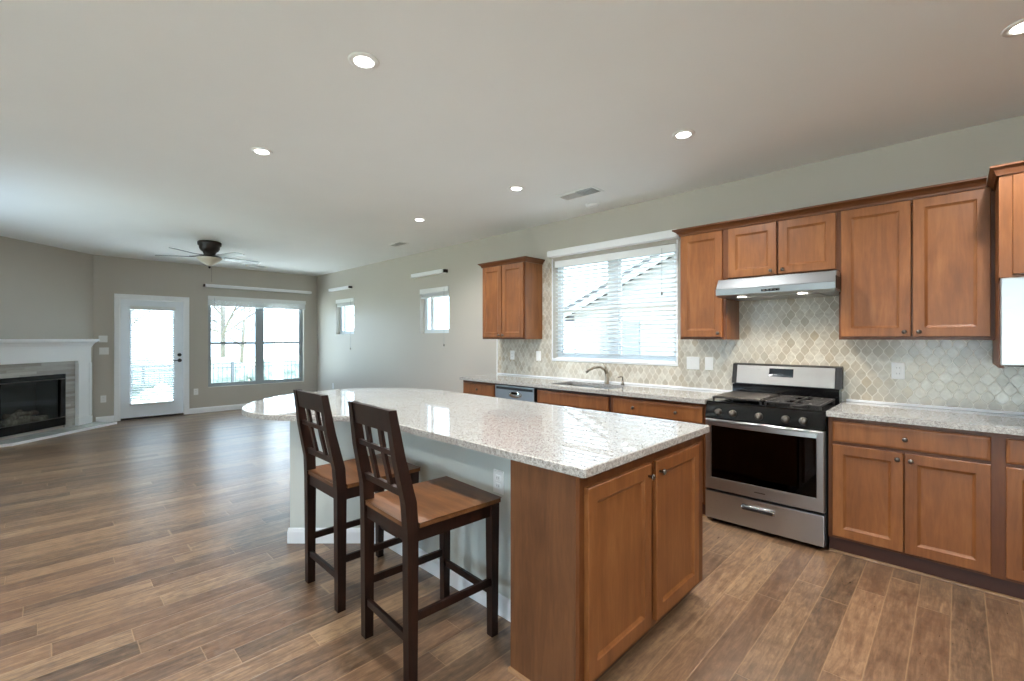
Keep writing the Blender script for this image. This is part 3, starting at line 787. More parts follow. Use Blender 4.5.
# ------------------------------------------------------------------ gas range
RX0, RX1, RY = -1.379, -.617, 3.50
e = thing('gas_range', ((RX0+RX1)/2, 3.8, 0), 'stainless and black gas range with five front knobs', 'range'); T = T0(e)
b = MB(T); b.box(RX0, RX1, RY+.045, 4.12, .03, .895); b.build('body', 'black_satin', e)
for sx in (RX0+.04, RX1-.04):
    for sy in (RY+.09, 4.05):
        b = MB(T); b.lathe([(.018, 0), (.018, .01), (.010, .012), (.010, .032)], (sx, sy, 0), 10); b.build('foot', 'black_satin', e)
# drawer
b = MB(T); b.box(RX0+.003, RX1-.003, RY, RY+.045, .036, .238, .006, 2); dd = b.build('warming_drawer', 'stainless', e)
b = MB(T); xa, xb, zc = -1.115, -.905, .178
b.tube([(xa, RY-.001, zc), (xb, RY-.001, zc)], .021, 14); b.build('drawer_handle', 'chrome', dd)
b = MB(T); b.box(xa+.006, xb-.006, RY-.0245, RY-.002, zc-.015, zc+.010, .004); b.build('handle_slot', 'black_satin', dd)
# oven door
b = MB(T); z0, z1 = .252, .778
def ringdoor():
    def ring(ix, iz0, iz1, yy): return [b._v(p) for p in ((RX0+.003+ix, yy, z0+iz0), (RX1-.003-ix, yy, z0+iz0), (RX1-.003-ix, yy, z1-iz1), (RX0+.003+ix, yy, z1-iz1))]
    rs = [ring(0, 0, 0, RY+.045), ring(0, 0, 0, RY+.006), ring(.006, .006, .006, RY), ring(.041, .088, .03, RY), ring(.045, .092, .034, RY+.008)]
    for a, c in zip(rs, rs[1:]):
        for i in range(4): b.face([a[i], a[(i+1) % 4], c[(i+1) % 4], c[i]])
    b.face(rs[0][::-1])
ringdoor(); dd = b.build('oven_door', 'stainless', e)
b = MB(T); b.box(RX0+.048, RX1-.048, RY+.004, RY+.010, z0+.09, z1-.033, .002); b.build('oven_window', 'oven_glass', dd)
b = MB(T); b.box(RX0+.048, RX1-.048, RY+.044, RY+.0455, z0+.09, z1-.033); b.build('window_backing', 'black_satin', dd)
b = MB(T)
for zz in (.47, .60): b.tube([(RX0+.11, RY+.03, zz), (RX1-.11, RY+.03, zz)], .003, 6)
b.build('oven_rack', 'pewter', dd)
b = MB(T); n = 14; pts = []
for i in range(n+1):
    u = i/n; pts.append((RX0+.04+u*(RX1-RX0-.08), RY-.030-.018*math.sin(PI*u), .752))
for p, q in zip(pts, pts[1:]):
    b.hexa([(p[0], p[1], .737), (q[0], q[1], .737), (q[0], q[1]+.012, .737), (p[0], p[1]+.012, .737)], [(p[0], p[1], .768), (q[0], q[1], .768), (q[0], q[1]+.012, .768), (p[0], p[1]+.012, .768)])
for sx in (RX0+.04, RX1-.06): b.box(sx, sx+.02, RY-.03, RY+.002, .740, .765, .002)
b.build('oven_handle', 'stainless', dd)
b = MB(T); b.box(-1.035, -.965, RY-.0012, RY+.001, .292, .300); b.build('badge', 'pewter', dd)
# control panel
b = MB(T); b.extrude_profile([(RY+.045, .782), (RY+.004, .782), (RY+.002, .79), (RY+.022, .878), (RY+.034, .898), (RY+.075, .900), (RY+.075, .782)], RX0+.001, RX1-.001); cp = b.build('control_panel', 'black_gloss', e)
for kx in (-1.283, -1.182, -1.008, -.842, -.737):
    b = MB(T @ Matrix.Translation((kx, RY+.012, .832)) @ Matrix.Rotation(-.22, 4, 'X')); b.lathe([(.027, 0), (.026, -.008), (.021, -.012), (.019, -.030), (.015, -.034), (.001, -.034)], (0, 0, 0), 20, 'y'); b.box(-.004, .004, -.037, -.03, -.018, .018, .002)
    b.build('burner_knob', 'pewter', cp)
# cooktop
b = MB(T); b.box(RX0, RX1, RY+.035, 4.06, .893, .908, .004, 2); ct = b.build('cooktop', 'black_gloss', e)
bur = [(-1.19, 3.68), (-.80, 3.68), (-1.19, 3.92), (-.80, 3.92), (-.998, 3.80)]
for x, y in bur:
    b = MB(T); b.lathe([(.052, 0), (.052, .008), (.046, .013), (.03, .013), (.03, .018), (.001, .019)], (x, y, .907), 20); b.build('burner', 'cast_iron', ct)
for gx0, gx1 in ((RX0+.03, -1.005), (-.99, RX1-.03)):
    b = MB(T); yz0, yz1 = 3.565, 4.035; zz = (.928, .940)
    for y in (yz0, yz1-.014): b.box(gx0, gx1, y, y+.014, *zz, .002)
    for x in (gx0, gx1-.014): b.box(x, x+.014, yz0, yz1, *zz, .002)
    b.box(gx0, gx1, 3.793, 3.807, *zz, .002); xm = (gx0+gx1)/2
    b.box(xm-.006, xm+.006, yz0, yz1, *zz, .002)
    for k in (.18, .34, .66, .82):
        y = yz0+(yz1-yz0)*k; b.box(gx0, xm-.05, y-.005, y+.005, *zz, .002); b.box(xm+.05, gx1, y-.005, y+.005, *zz, .002)
    for k in (.22, .78):
        x = gx0+(gx1-gx0)*k; b.box(x-.005, x+.005, yz0, yz0+.08, *zz, .002); b.box(x-.005, x+.005, yz1-.08, yz1, *zz, .002)
    for x in (gx0+.002, gx1-.014):
        for y in (yz0+.002, yz1-.014): b.box(x, x+.012, y, y+.012, .907, .93)
    b.build('grate', 'cast_iron', e)
b = MB(T); b.box(RX0+.035, -1.02, 3.575, 4.03, .9405, .9445, .002); b.build('griddle_plate', 'pewter', e)
# backguard
b = MB(T); b.extrude_profile([(4.06, .905), (4.06, 1.0), (4.10, 1.0), (4.12, 1.165), (4.155, 1.165), (4.155, .905)], RX0+.01, RX1-.01); bg_ = b.build('backguard', 'black_gloss', e)
b = MB(T); b.extrude_profile([(4.072, 1.005), (4.105, 1.166), (4.15, 1.172), (4.15, 1.005)], RX0, RX1); b.build('backguard_cap', 'black_satin', bg_)
b = MB(T); b.hexa([(RX0+.04, 4.071, 1.012), (RX1-.04, 4.071, 1.012), (RX1-.04, 4.10, 1.158), (RX0+.04, 4.10, 1.158)], [(RX0+.04, 4.062, 1.012), (RX1-.04, 4.062, 1.012), (RX1-.04, 4.092, 1.158), (RX0+.04, 4.092, 1.158)]); fp = b.build('display_panel', 'stainless', bg_)
b = MB(T); b.hexa([(-1.095, 4.071, 1.075), (-.925, 4.071, 1.075), (-.925, 4.09, 1.14), (-1.095, 4.09, 1.14)], [(-1.095, 4.0725, 1.075), (-.925, 4.0725, 1.075), (-.925, 4.0865, 1.14), (-1.095, 4.0865, 1.14)]); b.build('clock_display', 'display', bg_)

# ------------------------------------------------------------------ hood
HX0, HX1 = -1.343, -.600
e = thing('range_hood', (-.97, 3.9, 1.70), 'stainless under-cabinet range hood with two lamps above the gas range', 'range hood'); T = T0(e)
hx0, hx1 = -1.352, -.585
b = MB(T)
b.extrude_profile([(3.70, 1.700), (3.645, 1.712), (3.640, 1.756), (3.646, 1.762), (3.695, 1.834), (3.70, 1.838), (3.828, 1.838), (3.828, 1.700)], hx0, hx1)
b.box(HX0, HX1, 3.826, YW-.004, 1.700, 1.838); b.build('canopy', 'stainless_hood', e)
b = MB(T); b.box(hx1-.001, hx1+.004, 3.66, 3.82, 1.715, 1.80, .002); b.build('end_cap', 'black_satin', e)
b = MB(T); b.box(-1.03, -.91, 3.636, 3.642, 1.722, 1.738, .002); cp = b.build('button_panel', 'black_gloss', e)
for k in range(5):
    b = MB(T); x = -1.018+k*.024; b.box(x, x+.012, 3.633, 3.637, 1.726, 1.734, .001); b.build('button', 'pewter', cp)
b = MB(T); b.box(-1.25, -.70, 3.78, 4.10, 1.694, 1.70, .002); b.build('grease_filter', 'stainless', e)
for lx in (-1.19, -.79):
    b = MB(T); b.lathe([(.03, 0), (.03, -.003), (.001, -.004)], (lx, 3.73, 1.6995), 18); b.build('hood_lamp', 'hood_lamp', e)
    ld = bpy.data.lights.new('hood_light', 'SPOT'); ld.energy = 11; ld.color = (1, .86, .68); ld.spot_size = 2.4; ld.spot_blend = .6; ld.shadow_soft_size = .03
    lo = bpy.data.objects.new('hood_light', ld); COL.objects.link(lo); lo.parent = e; lo.location = T @ Vector((lx, 3.73, 1.690))

# ------------------------------------------------------------------ dishwasher
e = thing('dishwasher', (-3.427, 3.8, 0), 'stainless dishwasher with pocket handle left of the sink cabinet', 'dishwasher'); T = T0(e)
b = MB(T); b.box(-3.725, -3.13, 3.58, YK-.02, .02, ZC-.006); b.build('body', 'black_satin', e)
b = MB(T); b.box(-3.72, -3.135, 3.53, 3.578, .11, .862, .005, 2); dd = b.build('door', 'stainless_hood', e)
b = MB(T); b.box(-3.70, -3.155, 3.526, 3.532, .822, .850, .002); b.build('vent_strip', 'black_satin', dd)
b = MB(T @ Matrix.Translation((-3.41, 3.531, .775)) @ Matrix.Diagonal((1, 1, .36, 1))); b.lathe([(.10, 0), (.095, -.008), (.07, -.014), (.001, -.014)], (0, 0, 0), 24, 'y'); b.build('handle_bezel', 'chrome', dd)
b = MB(T); b.box(-3.455, -3.365, 3.512, 3.522, .778, .804, .004); b.build('handle_pocket', 'black_gloss', dd)
b = MB(T); b.box(-3.72, -3.135, 3.60, 3.62, 0, .105); b.build('toe_panel', 'black_satin', e)

# ------------------------------------------------------------------ island
ZI = .914
def catmull(pts, n=6):
    out = []
    for i in range(len(pts)-1):
        p0 = pts[max(i-1, 0)]; p1 = pts[i]; p2 = pts[i+1]; p3 = pts[min(i+2, len(pts)-1)]
        for k in range(n):
            t = k/n
            out.append(tuple(.5*((2*p1[j])+(-p0[j]+p2[j])*t+(2*p0[j]-5*p1[j]+4*p2[j]-p3[j])*t*t+(-p0[j]+3*p1[j]-3*p2[j]+p3[j])*t**3) for j in (0, 1)))
    out.append(pts[-1]); return out
curve = catmull([(-2.15, 1.345), (-2.42, 1.333), (-2.64, 1.262), (-2.81, 1.12), (-2.99, .972), (-3.2, .905), (-3.45, .925), (-3.72, 1.06), (-3.93, 1.28), (-4.05, 1.55), (-4.07, 1.85), (-3.98, 2.13), (-3.78, 2.33), (-3.5, 2.46), (-3.2, 2.502)])
pts = [(-.955, 2.486), (-.971, 2.502)] + [(-3.0, 2.502)] + curve[::-1]
r = .016; cx_, cy_ = -.955-r, 1.345+r
pts += [(cx_+r*math.sin(a), cy_-r*math.cos(a)) for a in [PI/2*k/6 for k in range(7)]]
b = MB(); b.mat('granite'); b.prism(pts, ZC, ZI, smooth=False, bev=.004, sidemat='granite_edge')
tag(b.build('island_countertop', 'granite'), 'large speckled granite island top with one rounded end', 'countertop')
# knee wall (white), polygon in plan
e = thing('island_knee_wall', (-2.4, 1.75, 0), 'white painted knee wall with baseboard carrying the overhanging island top', 'knee wall'); T = T0(e)
kw = [(-1.336, 1.597), (-1.336, 1.70), (-2.60, 1.70), (-2.60, 2.42), (-2.95, 2.42), (-3.62, 1.60), (-3.622, 1.545), (-3.235, 1.158), (-2.789, 1.597)]
b = MB(T); b.prism(kw[::-1], 0, ZC-.001); b.build('wall_body', 'knee_wall_white', e)
b = MB(T)
def bseg(p, q):
    d_ = (Vector(q)-Vector(p)).normalized(); base_prof(b, p, q, (d_.y, -d_.x))
for p, q in (((-1.336, 1.597), (-2.789, 1.597)), ((-2.789, 1.597), (-3.235, 1.158)), ((-3.235, 1.158), (-3.622, 1.545)), ((-3.622, 1.545), (-3.62, 1.60))):
    d_ = (Vector(q)-Vector(p)).normalized(); nn = (-d_.y, d_.x)
    ex = .010
    q2 = (q[0]+d_.x*ex, q[1]+d_.y*ex) if q[0] < -3.2 else q
    p2 = (p[0]-d_.x*ex, p[1]-d_.y*ex) if p[0] < -3.2 else p
    base_prof(b, p2, q2, nn)
b.build('baseboard', 'trim_white', e)
plate((-1.655, 1.597, .66), 'y-', 'white outlet on the island knee wall under the granite overhang')
# end cabinet: doors face +x
e = thing('island_cabinet', (-1.16, 1.9, 0), 'brown wooden island end cabinet with two tall doors and a plain side panel', 'cabinet'); T = T0(e)
XE = -.985; ya, yb_ = 1.356, 2.468
b = MB(T); b.box(-1.334, XE-.001, ya+.012, yb_, .10, ZC-.001); b.box(-2.598, -1.334, 1.702, 2.40, .10, ZC-.001); b.box(-2.598, -1.334, 2.34, 2.35, 0, .1); b.build('carcass', 'maple', e)
b = MB(T); b.box(-1.336, XE-.018, ya, ya+.012, 0, ZC-.001); b.build('side_panel', 'island_side', e)
b = MB(T); b.box(XE-.018, XE, ya, ya+.05, .085, ZC-.001, .001); b.box(XE-.018, XE, yb_-.10, yb_, .085, ZC-.001, .001)
b.box(XE-.018, XE, ya+.05, yb_-.10, .085, .125); b.box(XE-.018, XE, ya+.05, yb_-.10, ZC-.05, ZC-.001); ym = 1.887; b.box(XE-.018, XE, ym-.035, ym+.035, .125, ZC-.05)
b.build('face_frame', 'maple_frame', e)
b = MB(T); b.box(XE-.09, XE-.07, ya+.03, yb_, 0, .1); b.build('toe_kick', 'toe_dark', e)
RotE = Matrix.Translation((XE, 0, 0)) @ Matrix.Rotation(PI/2, 4, 'Z')   # local (x,y=0 face -y) -> faces +x, local x = world y
for y0_, y1_, ky in ((1.385, 1.862, 1.835), (1.911, 2.376, 1.940)):
    b = MB(T @ RotE); door_mb(b, y0_, y1_, .118, .832, 0, .058); dd = b.build('door', 'maple', e)
    knob(T @ RotE, ky, .782, -.02, dd)
b = MB(); qround(b, (-1.34, ya), (XE-.07, ya), (0, -1), .014); struct(b.build('trim_4', 'shoe_wood'))

# ------------------------------------------------------------------ stools
def make_stool(label):
    e = thing('counter_stool', (0, 0, 0), label, 'bar stool', group='counter stools at the island')
    w, d_ = .430, .478; hw, hd = w/2, d_/2; lt = .042; ZS = .639; ZTp = 1.096; lean = .071
    def bw(z): return hw-lt/2-(0 if z < .62 else (z-.62)/(ZTp-.62)*.022)      # the back narrows towards its top
    # rear legs: straight to the seat, then raked back
    def taper(mb, a, c, ta, tc, tya=None, tyc=None):
        tya = tya or ta; tyc = tyc or tc
        q = lambda p, t, ty: [(p[0]-t/2, p[1]-ty/2, p[2]), (p[0]+t/2, p[1]-ty/2, p[2]), (p[0]+t/2, p[1]+ty/2, p[2]), (p[0]-t/2, p[1]+ty/2, p[2])]
        mb.hexa(q(a, ta, tya), q(c, tc, tyc))
    for s in (-1, 1):
        x = s*(hw-lt/2)
        b = MB(); path = [(0, -hd+.024, .042, .040), (.60, -hd+.024, .044, .050), (.72, -hd+.018, .042, .052), (.90, -hd-.022, .040, .044), (ZTp, -hd-lean+.018, .036, .034)]
        rings = [[b._v(p) for p in ((s*bw(z)-tx/2, y-ty/2, z), (s*bw(z)+tx/2, y-ty/2, z), (s*bw(z)+tx/2, y+ty/2, z), (s*bw(z)-tx/2, y+ty/2, z))] for z, y, tx, ty in path]
        for a, c in zip(rings, rings[1:]):
            for i in range(4): b.face([a[i], a[(i+1) % 4], c[(i+1) % 4], c[i]])
        b.face(rings[0][::-1]); b.face(rings[-1]); b.build('leg', 'espresso', e)
        b = MB(); taper(b, (x, hd-.022, 0), (x, hd-.022, ZS-.024), .036, .046); b.build('leg', 'espresso', e)
    b = MB(); b.prism([(-hw-.006, hd+.006), (-hw-.006, -hd+.052), (-hw+.036, -hd+.052), (-hw+.036, -hd+.005), (hw-.036, -hd+.005), (hw-.036, -hd+.052), (hw+.006, -hd+.052), (hw+.006, hd+.006)][::-1], ZS-.022, ZS, bev=.004); b.build('seat', 'seat_wood', e)
    b = MB(); za, zb = ZS-.082, ZS-.0225
    b.box(-hw+.036, hw-.036, hd-.034, hd-.016, za, zb); b.box(-hw+.036, hw-.036, -hd+.012, -hd+.030, za, zb)
    for s in (-1, 1): b.box(s*(hw-.010), s*(hw-.028), -hd+.048, hd-.042, za, zb)
    b.build('apron', 'espresso', e)
    # stretchers
    for z, y0_ in ((.20, hd-.022), (.165, -hd+.022)):
        b = MB(); b.box(-hw+.034, hw-.034, y0_-.009, y0_+.009, z-.017, z+.017, .002); b.build('stretcher', 'espresso', e)
    for s in (-1, 1):
        b = MB(); x = s*(hw-.018); b.box(x-.009, x+.009, -hd+.040, hd-.036, .235, .27, .002); b.build('stretcher', 'espresso', e)
    # back: top rail, lower rail, middle rail, two slats - follows the rake
    def yb(z):
        pr = [(.60, -hd+.024), (.72, -hd+.018), (.90, -hd-.022), (ZTp, -hd-lean+.018)]
        for (z0, y0), (z1, y1) in zip(pr, pr[1:]):
            if z <= z1: return y0+(y1-y0)*(z-z0)/(z1-z0)
        return pr[-1][1]
    def rail(mb, x0, x1, z0, z1, t):
        a, c = yb(z0), yb(z1)
        mb.hexa([(x0, a-t/2, z0), (x1, a-t/2, z0), (x1, a+t/2, z0), (x0, a+t/2, z0)], [(x0, c-t/2, z1), (x1, c-t/2, z1), (x1, c+t/2, z1), (x0, c+t/2, z1)])
    xi = hw-lt+.002
    xi = bw(1.04)-.015; b = MB(); rail(b, -xi, xi, ZTp-.092, ZTp-.001, .022); b.build('top_rail', 'espresso', e)
    xi = bw(.75)-.018; b = MB(); rail(b, -xi, xi, .735, .768, .020); b.build('lower_rail', 'espresso', e)
    xi = bw(.91)-.017; b = MB(); rail(b, -xi, xi, .905, .927, .016); b.build('cross_bar', 'espresso', e)
    for sx in (-.060, .060):
        b = MB(); rail(b, sx-.015, sx+.015, .768, .904, .014); rail(b, sx-.015, sx+.015, .928, ZTp-.092, .014); b.build('back_slat', 'espresso', e)
    for s in (-1, 1):
        b = MB(); b.lathe([(.011, .0), (.012, .002), (.001, .003)], (s*(hw-lt/2), -hd+.024, -.001), 8); b.build('foot_pad', 'pewter', e)
    return e
st = make_stool('dark wooden counter stool with lattice back, nearer the camera at the island')
st.location = (-1.761, 1.252, 0.001); st.rotation_euler = (0, 0, -.049)
dup(st, (-2.440, 1.266, .001), -.014, 'dark wooden counter stool with lattice back, nearer the rounded island end')

# ------------------------------------------------------------------ fireplace (own frame: x along the wall, y into the room)
e = thing('fireplace', (AX, AY, 0), 'white mantel fireplace with striped stone surround across the room corner', 'fireplace', FROT); T = Matrix.Identity(4)
b = MB(T); b.box(.085, 1.895, .0, .185, 1.335, 1.372, .004); b.extrude_profile([(0, 1.335), (.165, 1.335), (.158, 1.322), (.125, 1.312), (.10, 1.285), (.085, 1.26), (0, 1.26)], .105, 1.875); b.build('mantel_shelf', 'trim_white', e)
b = MB(T); b.box(.116, 1.864, 0, .075, 1.035, 1.262, .002); b.box(.112, 1.868, .074, .082, 1.24, 1.262, .002); b.build('frieze', 'trim_white', e)
for s0, s1 in ((.116, .34), (1.64, 1.864)):
    b = MB(T); b.box(s0, s1, 0, .075, .034, 1.036, .002); b.box(s0-.006, s1+.006, .0, .088, .033, .15, .004)
    for sx in (s0, s1-.045): b.box(sx, sx+.045, .075, .084, .16, 1.0, .002)
    b.build('pilaster', 'trim_white', e)
b = MB(T); b.box(.345, .507, .002, .03, .033, 1.033); b.box(1.473, 1.635, .002, .03, .033, 1.033); b.box(.507, 1.473, .002, .03, .85, 1.033); b.build('stone_surround', 'surround_tile', e)
b = MB(T)
b.box(.507, 1.473, .0, .045, .775, .848, .004); b.box(.507, 1.473, 0, .045, .076, .19, .004); b.box(.507, .585, 0, .045, .19, .775, .004); b.box(1.395, 1.473, 0, .045, .19, .775, .004)
ff = b.build('insert_frame', 'black_gloss', e)
for zq in (.196, .77):
    b = MB(T); b.box(.51, 1.47, .045, .055, zq, zq+.011, .002); b.build('frame_bar', 'pewter', ff)
b = MB(T); b.box(.585, 1.395, .018, .022, .19, .775); b.build('glass_panel', 'fire_glass', e)
b = MB(T); b.box(.51, 1.47, -.40, -.38, .08, .845); b.box(.51, .53, -.38, -.0, .08, .845); b.box(1.45, 1.47, -.38, -.0, .08, .845); b.box(.53, 1.45, -.38, 0, .08, .17); b.box(.53, 1.45, -.38, 0, .80, .845); b.build('firebox', 'firebox_grey', e)
for p, q, rr in (((.64, -.12, .21), (1.30, -.16, .22), .045), ((.75, -.06, .20), (1.12, -.22, .30), .038), ((1.28, -.07, .20), (.92, -.2, .34), .036), ((.70, -.2, .29), (1.05, -.1, .33), .032)):
    b = MB(T); P, Q = Vector(p), Vector(q); k = [P.lerp(Q, i/6)+Vector((0, random.uniform(-.01, .01), random.uniform(-.008, .008))) for i in range(7)]
    b.tube(k, [rr*random.uniform(.85, 1.1) for _ in k], 10); b.build('log', 'log_bark', e)
b = MB(FM); b.prism([(.018, .012), (1.93, .012), (1.90, .06), (1.557, .365), (.052, .415)], 0.001, .032, bev=.003)
hearth = tag(b.build('hearth', 'hearth_tile'), 'low pale stone hearth slab on the floor before the fireplace', 'hearth')
b = MB(Matrix.Translation(-hearth.location) @ FM)
for p, q in (((.046, .424), (1.560, .374)), ((1.560, .374), (1.908, .064))):
    d_ = (Vector(q)-Vector(p)).normalized(); n_ = Vector((-d_.y, d_.x))*.010*(1 if d_.x > 0 else -1); P_ = [Vector(p), Vector(q), Vector(q)-n_, Vector(p)-n_]
    b.hexa([(v.x, v.y, .001) for v in P_], [(v.x, v.y, .036) for v in P_])
b.build('edge_trim', 'trim_white', hearth)

# ------------------------------------------------------------------ ceiling things
def downlight(x, y, label, src=None):
    if src: return dup(src, (x, y, CZ), None, label)
    e = thing('recessed_light', (x, y, CZ), label, 'ceiling light', group='recessed ceiling downlights')
    b = MB(); b.lathe([(.074, -.0005), (.072, -.005), (.050, -.007), (.046, -.003), (.046, -.0005)], (0, 0, 0), 28); b.build('trim_ring', 'plastic_white', e)
    b = MB(); b.lathe([(.045, -.0045), (.040, -.0075), (.001, -.008)], (0, 0, 0), 24); b.build('lens', 'lamp_lens', e)
    ld = bpy.data.lights.new('lamp', 'SPOT'); ld.energy = LAMP; ld.color = LAMP_COL; ld.spot_size = 2.75; ld.spot_blend = .75; ld.shadow_soft_size = .05
    lo = bpy.data.objects.new('lamp', ld); COL.objects.link(lo); lo.parent = e; lo.location = (0, 0, -.03)
    return e
L0 = downlight(-2.085, 1.092, 'recessed downlight over the island, largest one in the middle of the ceiling')
for x, y, l in ((-3.62, 1.10, 'recessed downlight near the left, between the island lamp and the ceiling fan'),
                (-1.314, 2.975, 'recessed downlight in front of the range hood'),
                (-2.866, 2.985, 'recessed downlight between the sink window and the island'),
                (-4.405, 2.99, 'farthest and smallest recessed downlight, near the lone wall cabinet'),
                (.205, 2.98, 'recessed downlight cut by the right edge above the microwave cabinet'),
                (-.52, 1.10, 'recessed downlight overhead behind the view, island row'),
                (1.03, 1.10, 'recessed downlight at the right end of the island row'),
                (-.52, -1.2, 'recessed downlight in the room behind the camera'),
                (-2.9, -1.2, 'recessed downlight in the room behind and left of the camera')):
    downlight(x, y, l, L0)
def vent(x, y, w, d_, label, rot=0, louver=True):
    e = thing('ceiling_vent', (x, y, CZ), label, 'ceiling vent', rot)
    b = MB(); b.box(-w/2, w/2, -d_/2, d_/2, -.006, -.0005, .002); b.build('vent_frame', 'plastic_white', e)
    n = 8
    b = MB(); b.box(.01, w/2-.025, -d_/2+.025, d_/2-.025, -.0072, -.0058); o = b.build('grille_back', 'vinyl_taupe', e)
    b = MB()
    for k in range(n):
        yy = -d_/2+.03+(d_-.06)*(k+.5)/n; b.hexa([(-w/2+.028, yy-.006, -.014), (w/2-.028, yy-.006, -.014), (w/2-.028, yy-.004, -.014), (-w/2+.028, yy-.004, -.014)], [(-w/2+.028, yy+.004, -.006), (w/2-.028, yy+.004, -.006), (w/2-.028, yy+.006, -.006), (-w/2+.028, yy+.006, -.006)])
    b.build('louvers', 'plastic_white', e)
vent(-2.55, 3.50, .43, .20, 'white louvred ceiling vent nearest the sink window'); vent(-5.77, 3.55, .32, .17, 'white louvred ceiling vent beyond the sink area, before the small window')
vent(-9.44, 2.75, .36, .2, 'white louvred ceiling vent near the far double window', PI/2)
e = thing('smoke_detector', (-2.66, 3.88, CZ), 'round white smoke detector on the ceiling beside the vent', 'smoke detector')
b = MB(); b.lathe([(.068, -.0005), (.068, -.012), (.06, -.026), (.045, -.032), (.001, -.034)], (0, 0, 0), 28); b.build('housing', 'ceiling_paint', e)
b = MB(); b.lathe([(.02, -.033), (.018, -.037), (.001, -.0375)], (0, 0, 0), 16); b.build('test_button', 'plastic_white', e)

# ceiling fan
e = thing('ceiling_fan', (-7.55, 1.62, CZ), 'dark flush-mount ceiling fan with five blades and a glass bowl light', 'ceiling fan')
b = MB(); b.lathe([(.138, -.001), (.145, -.012), (.142, -.05), (.128, -.062), (.122, -.10), (.108, -.125), (.082, -.145), (.07, -.175), (.068, -.20), (.075, -.21), (.001, -.212)], (0, 0, 0), 32); b.build('motor_housing', 'bronze_dark', e)
paint('blade_wood', lin(112, 116, 118), .35)
for k in range(5):
    a = math.radians(22+72*k); Rm = Matrix.Rotation(a, 4, 'Z') @ Matrix.Translation((0, 0, -.215)) @ Matrix.Rotation(math.radians(-11), 4, 'X')
    b = MB(Rm); out = [(.19, -.045), (.24, -.058), (.45, -.064), (.60, -.062), (.645, -.045), (.66, 0), (.645, .045), (.60, .062), (.45, .064), (.24, .058), (.19, .045)]
    b.prism(out, -.003, .004); o = b.build('blade', 'blade_wood', e)
    b = MB(Matrix.Rotation(a, 4, 'Z')); b.hexa([(.06, -.018, -.20), (.06, .018, -.20), (.06, .018, -.19), (.06, -.018, -.19)], [(.24, -.035, -.212), (.24, .035, -.222), (.24, .035, -.212), (.24, -.035, -.202)]); b.build('blade_arm', 'bronze_dark', o)
b = MB(); b.lathe([(.15, -.225), (.153, -.233), (.14, -.25), (.10, -.285), (.05, -.322), (.02, -.342), (.001, -.345)], (0, 0, 0), 32); b.build('light_bowl', 'bowl_glass', e)
b = MB(); b.lathe([(.055, -.21), (.06, -.224), (.001, -.226)], (0, 0, 0), 24); b.lathe([(.012, -.343), (.018, -.352), (.012, -.364), (.004, -.372), (.001, -.375)], (0, 0, 0), 14); b.build('finial', 'bronze_dark', e)
b = MB(); b.tube([(-.02, .03, -.34), (-.02, .03, -.56)], .0012, 5); b.build('pull_chain', 'bronze_dark', e)

# ------------------------------------------------------------------ outdoors
for q in ((-60, -13.6, -30, 30, -.95, -.75), (-13.6, 30, YK+TH+.3, 30, -.35, -.20), (-13.6, 30, -30, YB-TH-.3, -.35, -.2), (XR+TH+.3, 30, YB-TH-.3, YK+TH+.3, -.35, -.2)):
    b = MB(); b.box(*q); struct(b.build('ground', 'mulch' if q[2] > 4 else 'lawn_grass'))
b = MB(); b.box(-13.6, XF-TH-.005, -1.2, 7, -.95, -.06); tag(b.build('patio_slab', 'concrete'), 'pale concrete patio outside the patio door', 'patio')
e = thing('porch_column', (-12.9, 4.72, -.06), 'square white porch column outside the far double window', 'column')
e.location = (-12.9, 4.32, -.06)
b = MB(); b.box(-.10, .10, -.10, .10, 0, 2.9, .004); b.build('shaft', 'post_white', e); b = MB(); b.box(-.13, .13, -.13, .13, 0, .14, .006); b.box(-.13, .13, -.13, .13, 2.76, 2.9, .006); b.build('collar', 'post_white', e)
for q in ((XJ-TH-.02, XR+3, YB-6.5, YB-TH-.02, -.2, -.04), (XR+TH+.02, XR+6, YB-2, 0, -.2, -.04)):
    b = MB(); b.box(*q); struct(b.build('bounce_ground', 'concrete'))  # pale paving added outside the unseen windows to bounce sun onto the ceiling
# fence
e = thing('metal_fence', (-15.6, 4, -.75), 'grey metal picket fence across the yard behind the patio door and window', 'fence'); T = T0(e)
b = MB(T)
for z in (.50, .62, -.60): b.box(-15.615, -15.585, -3, 12, z, z+.03)
b.build('rail', 'fence_metal', e)
b = MB(T); y = -3
while y < 12: b.box(-15.608, -15.592, y, y+.016, -.70, .645); y += .115
b.build('pickets', 'fence_metal', e)['kind'] = 'stuff'
y = -2.4
while y < 12:
    b = MB(T); b.box(-15.64, -15.56, y, y+.07, -.75, .69, .004); b.build('fence_post', 'fence_metal', e); y += 2.1
for i, (x, y, r_, zc, l) in enumerate(((-14.3, 2.05, .55, -.30, 'rounded pale shrub seen low through the patio door'), (-14.2, 3.55, .42, -.30, 'low pale shrub at the left bottom corner of the double window'), (-14.6, 6.45, .5, -.1, 'pale shrub beyond the white porch column'))):
    b = MB(); b.blob((x, y, zc), r_, 4, .16, i, (1, 1.1, .85)); tag(b.build('garden_shrub', 'shrub_leaf'), l, 'shrub')
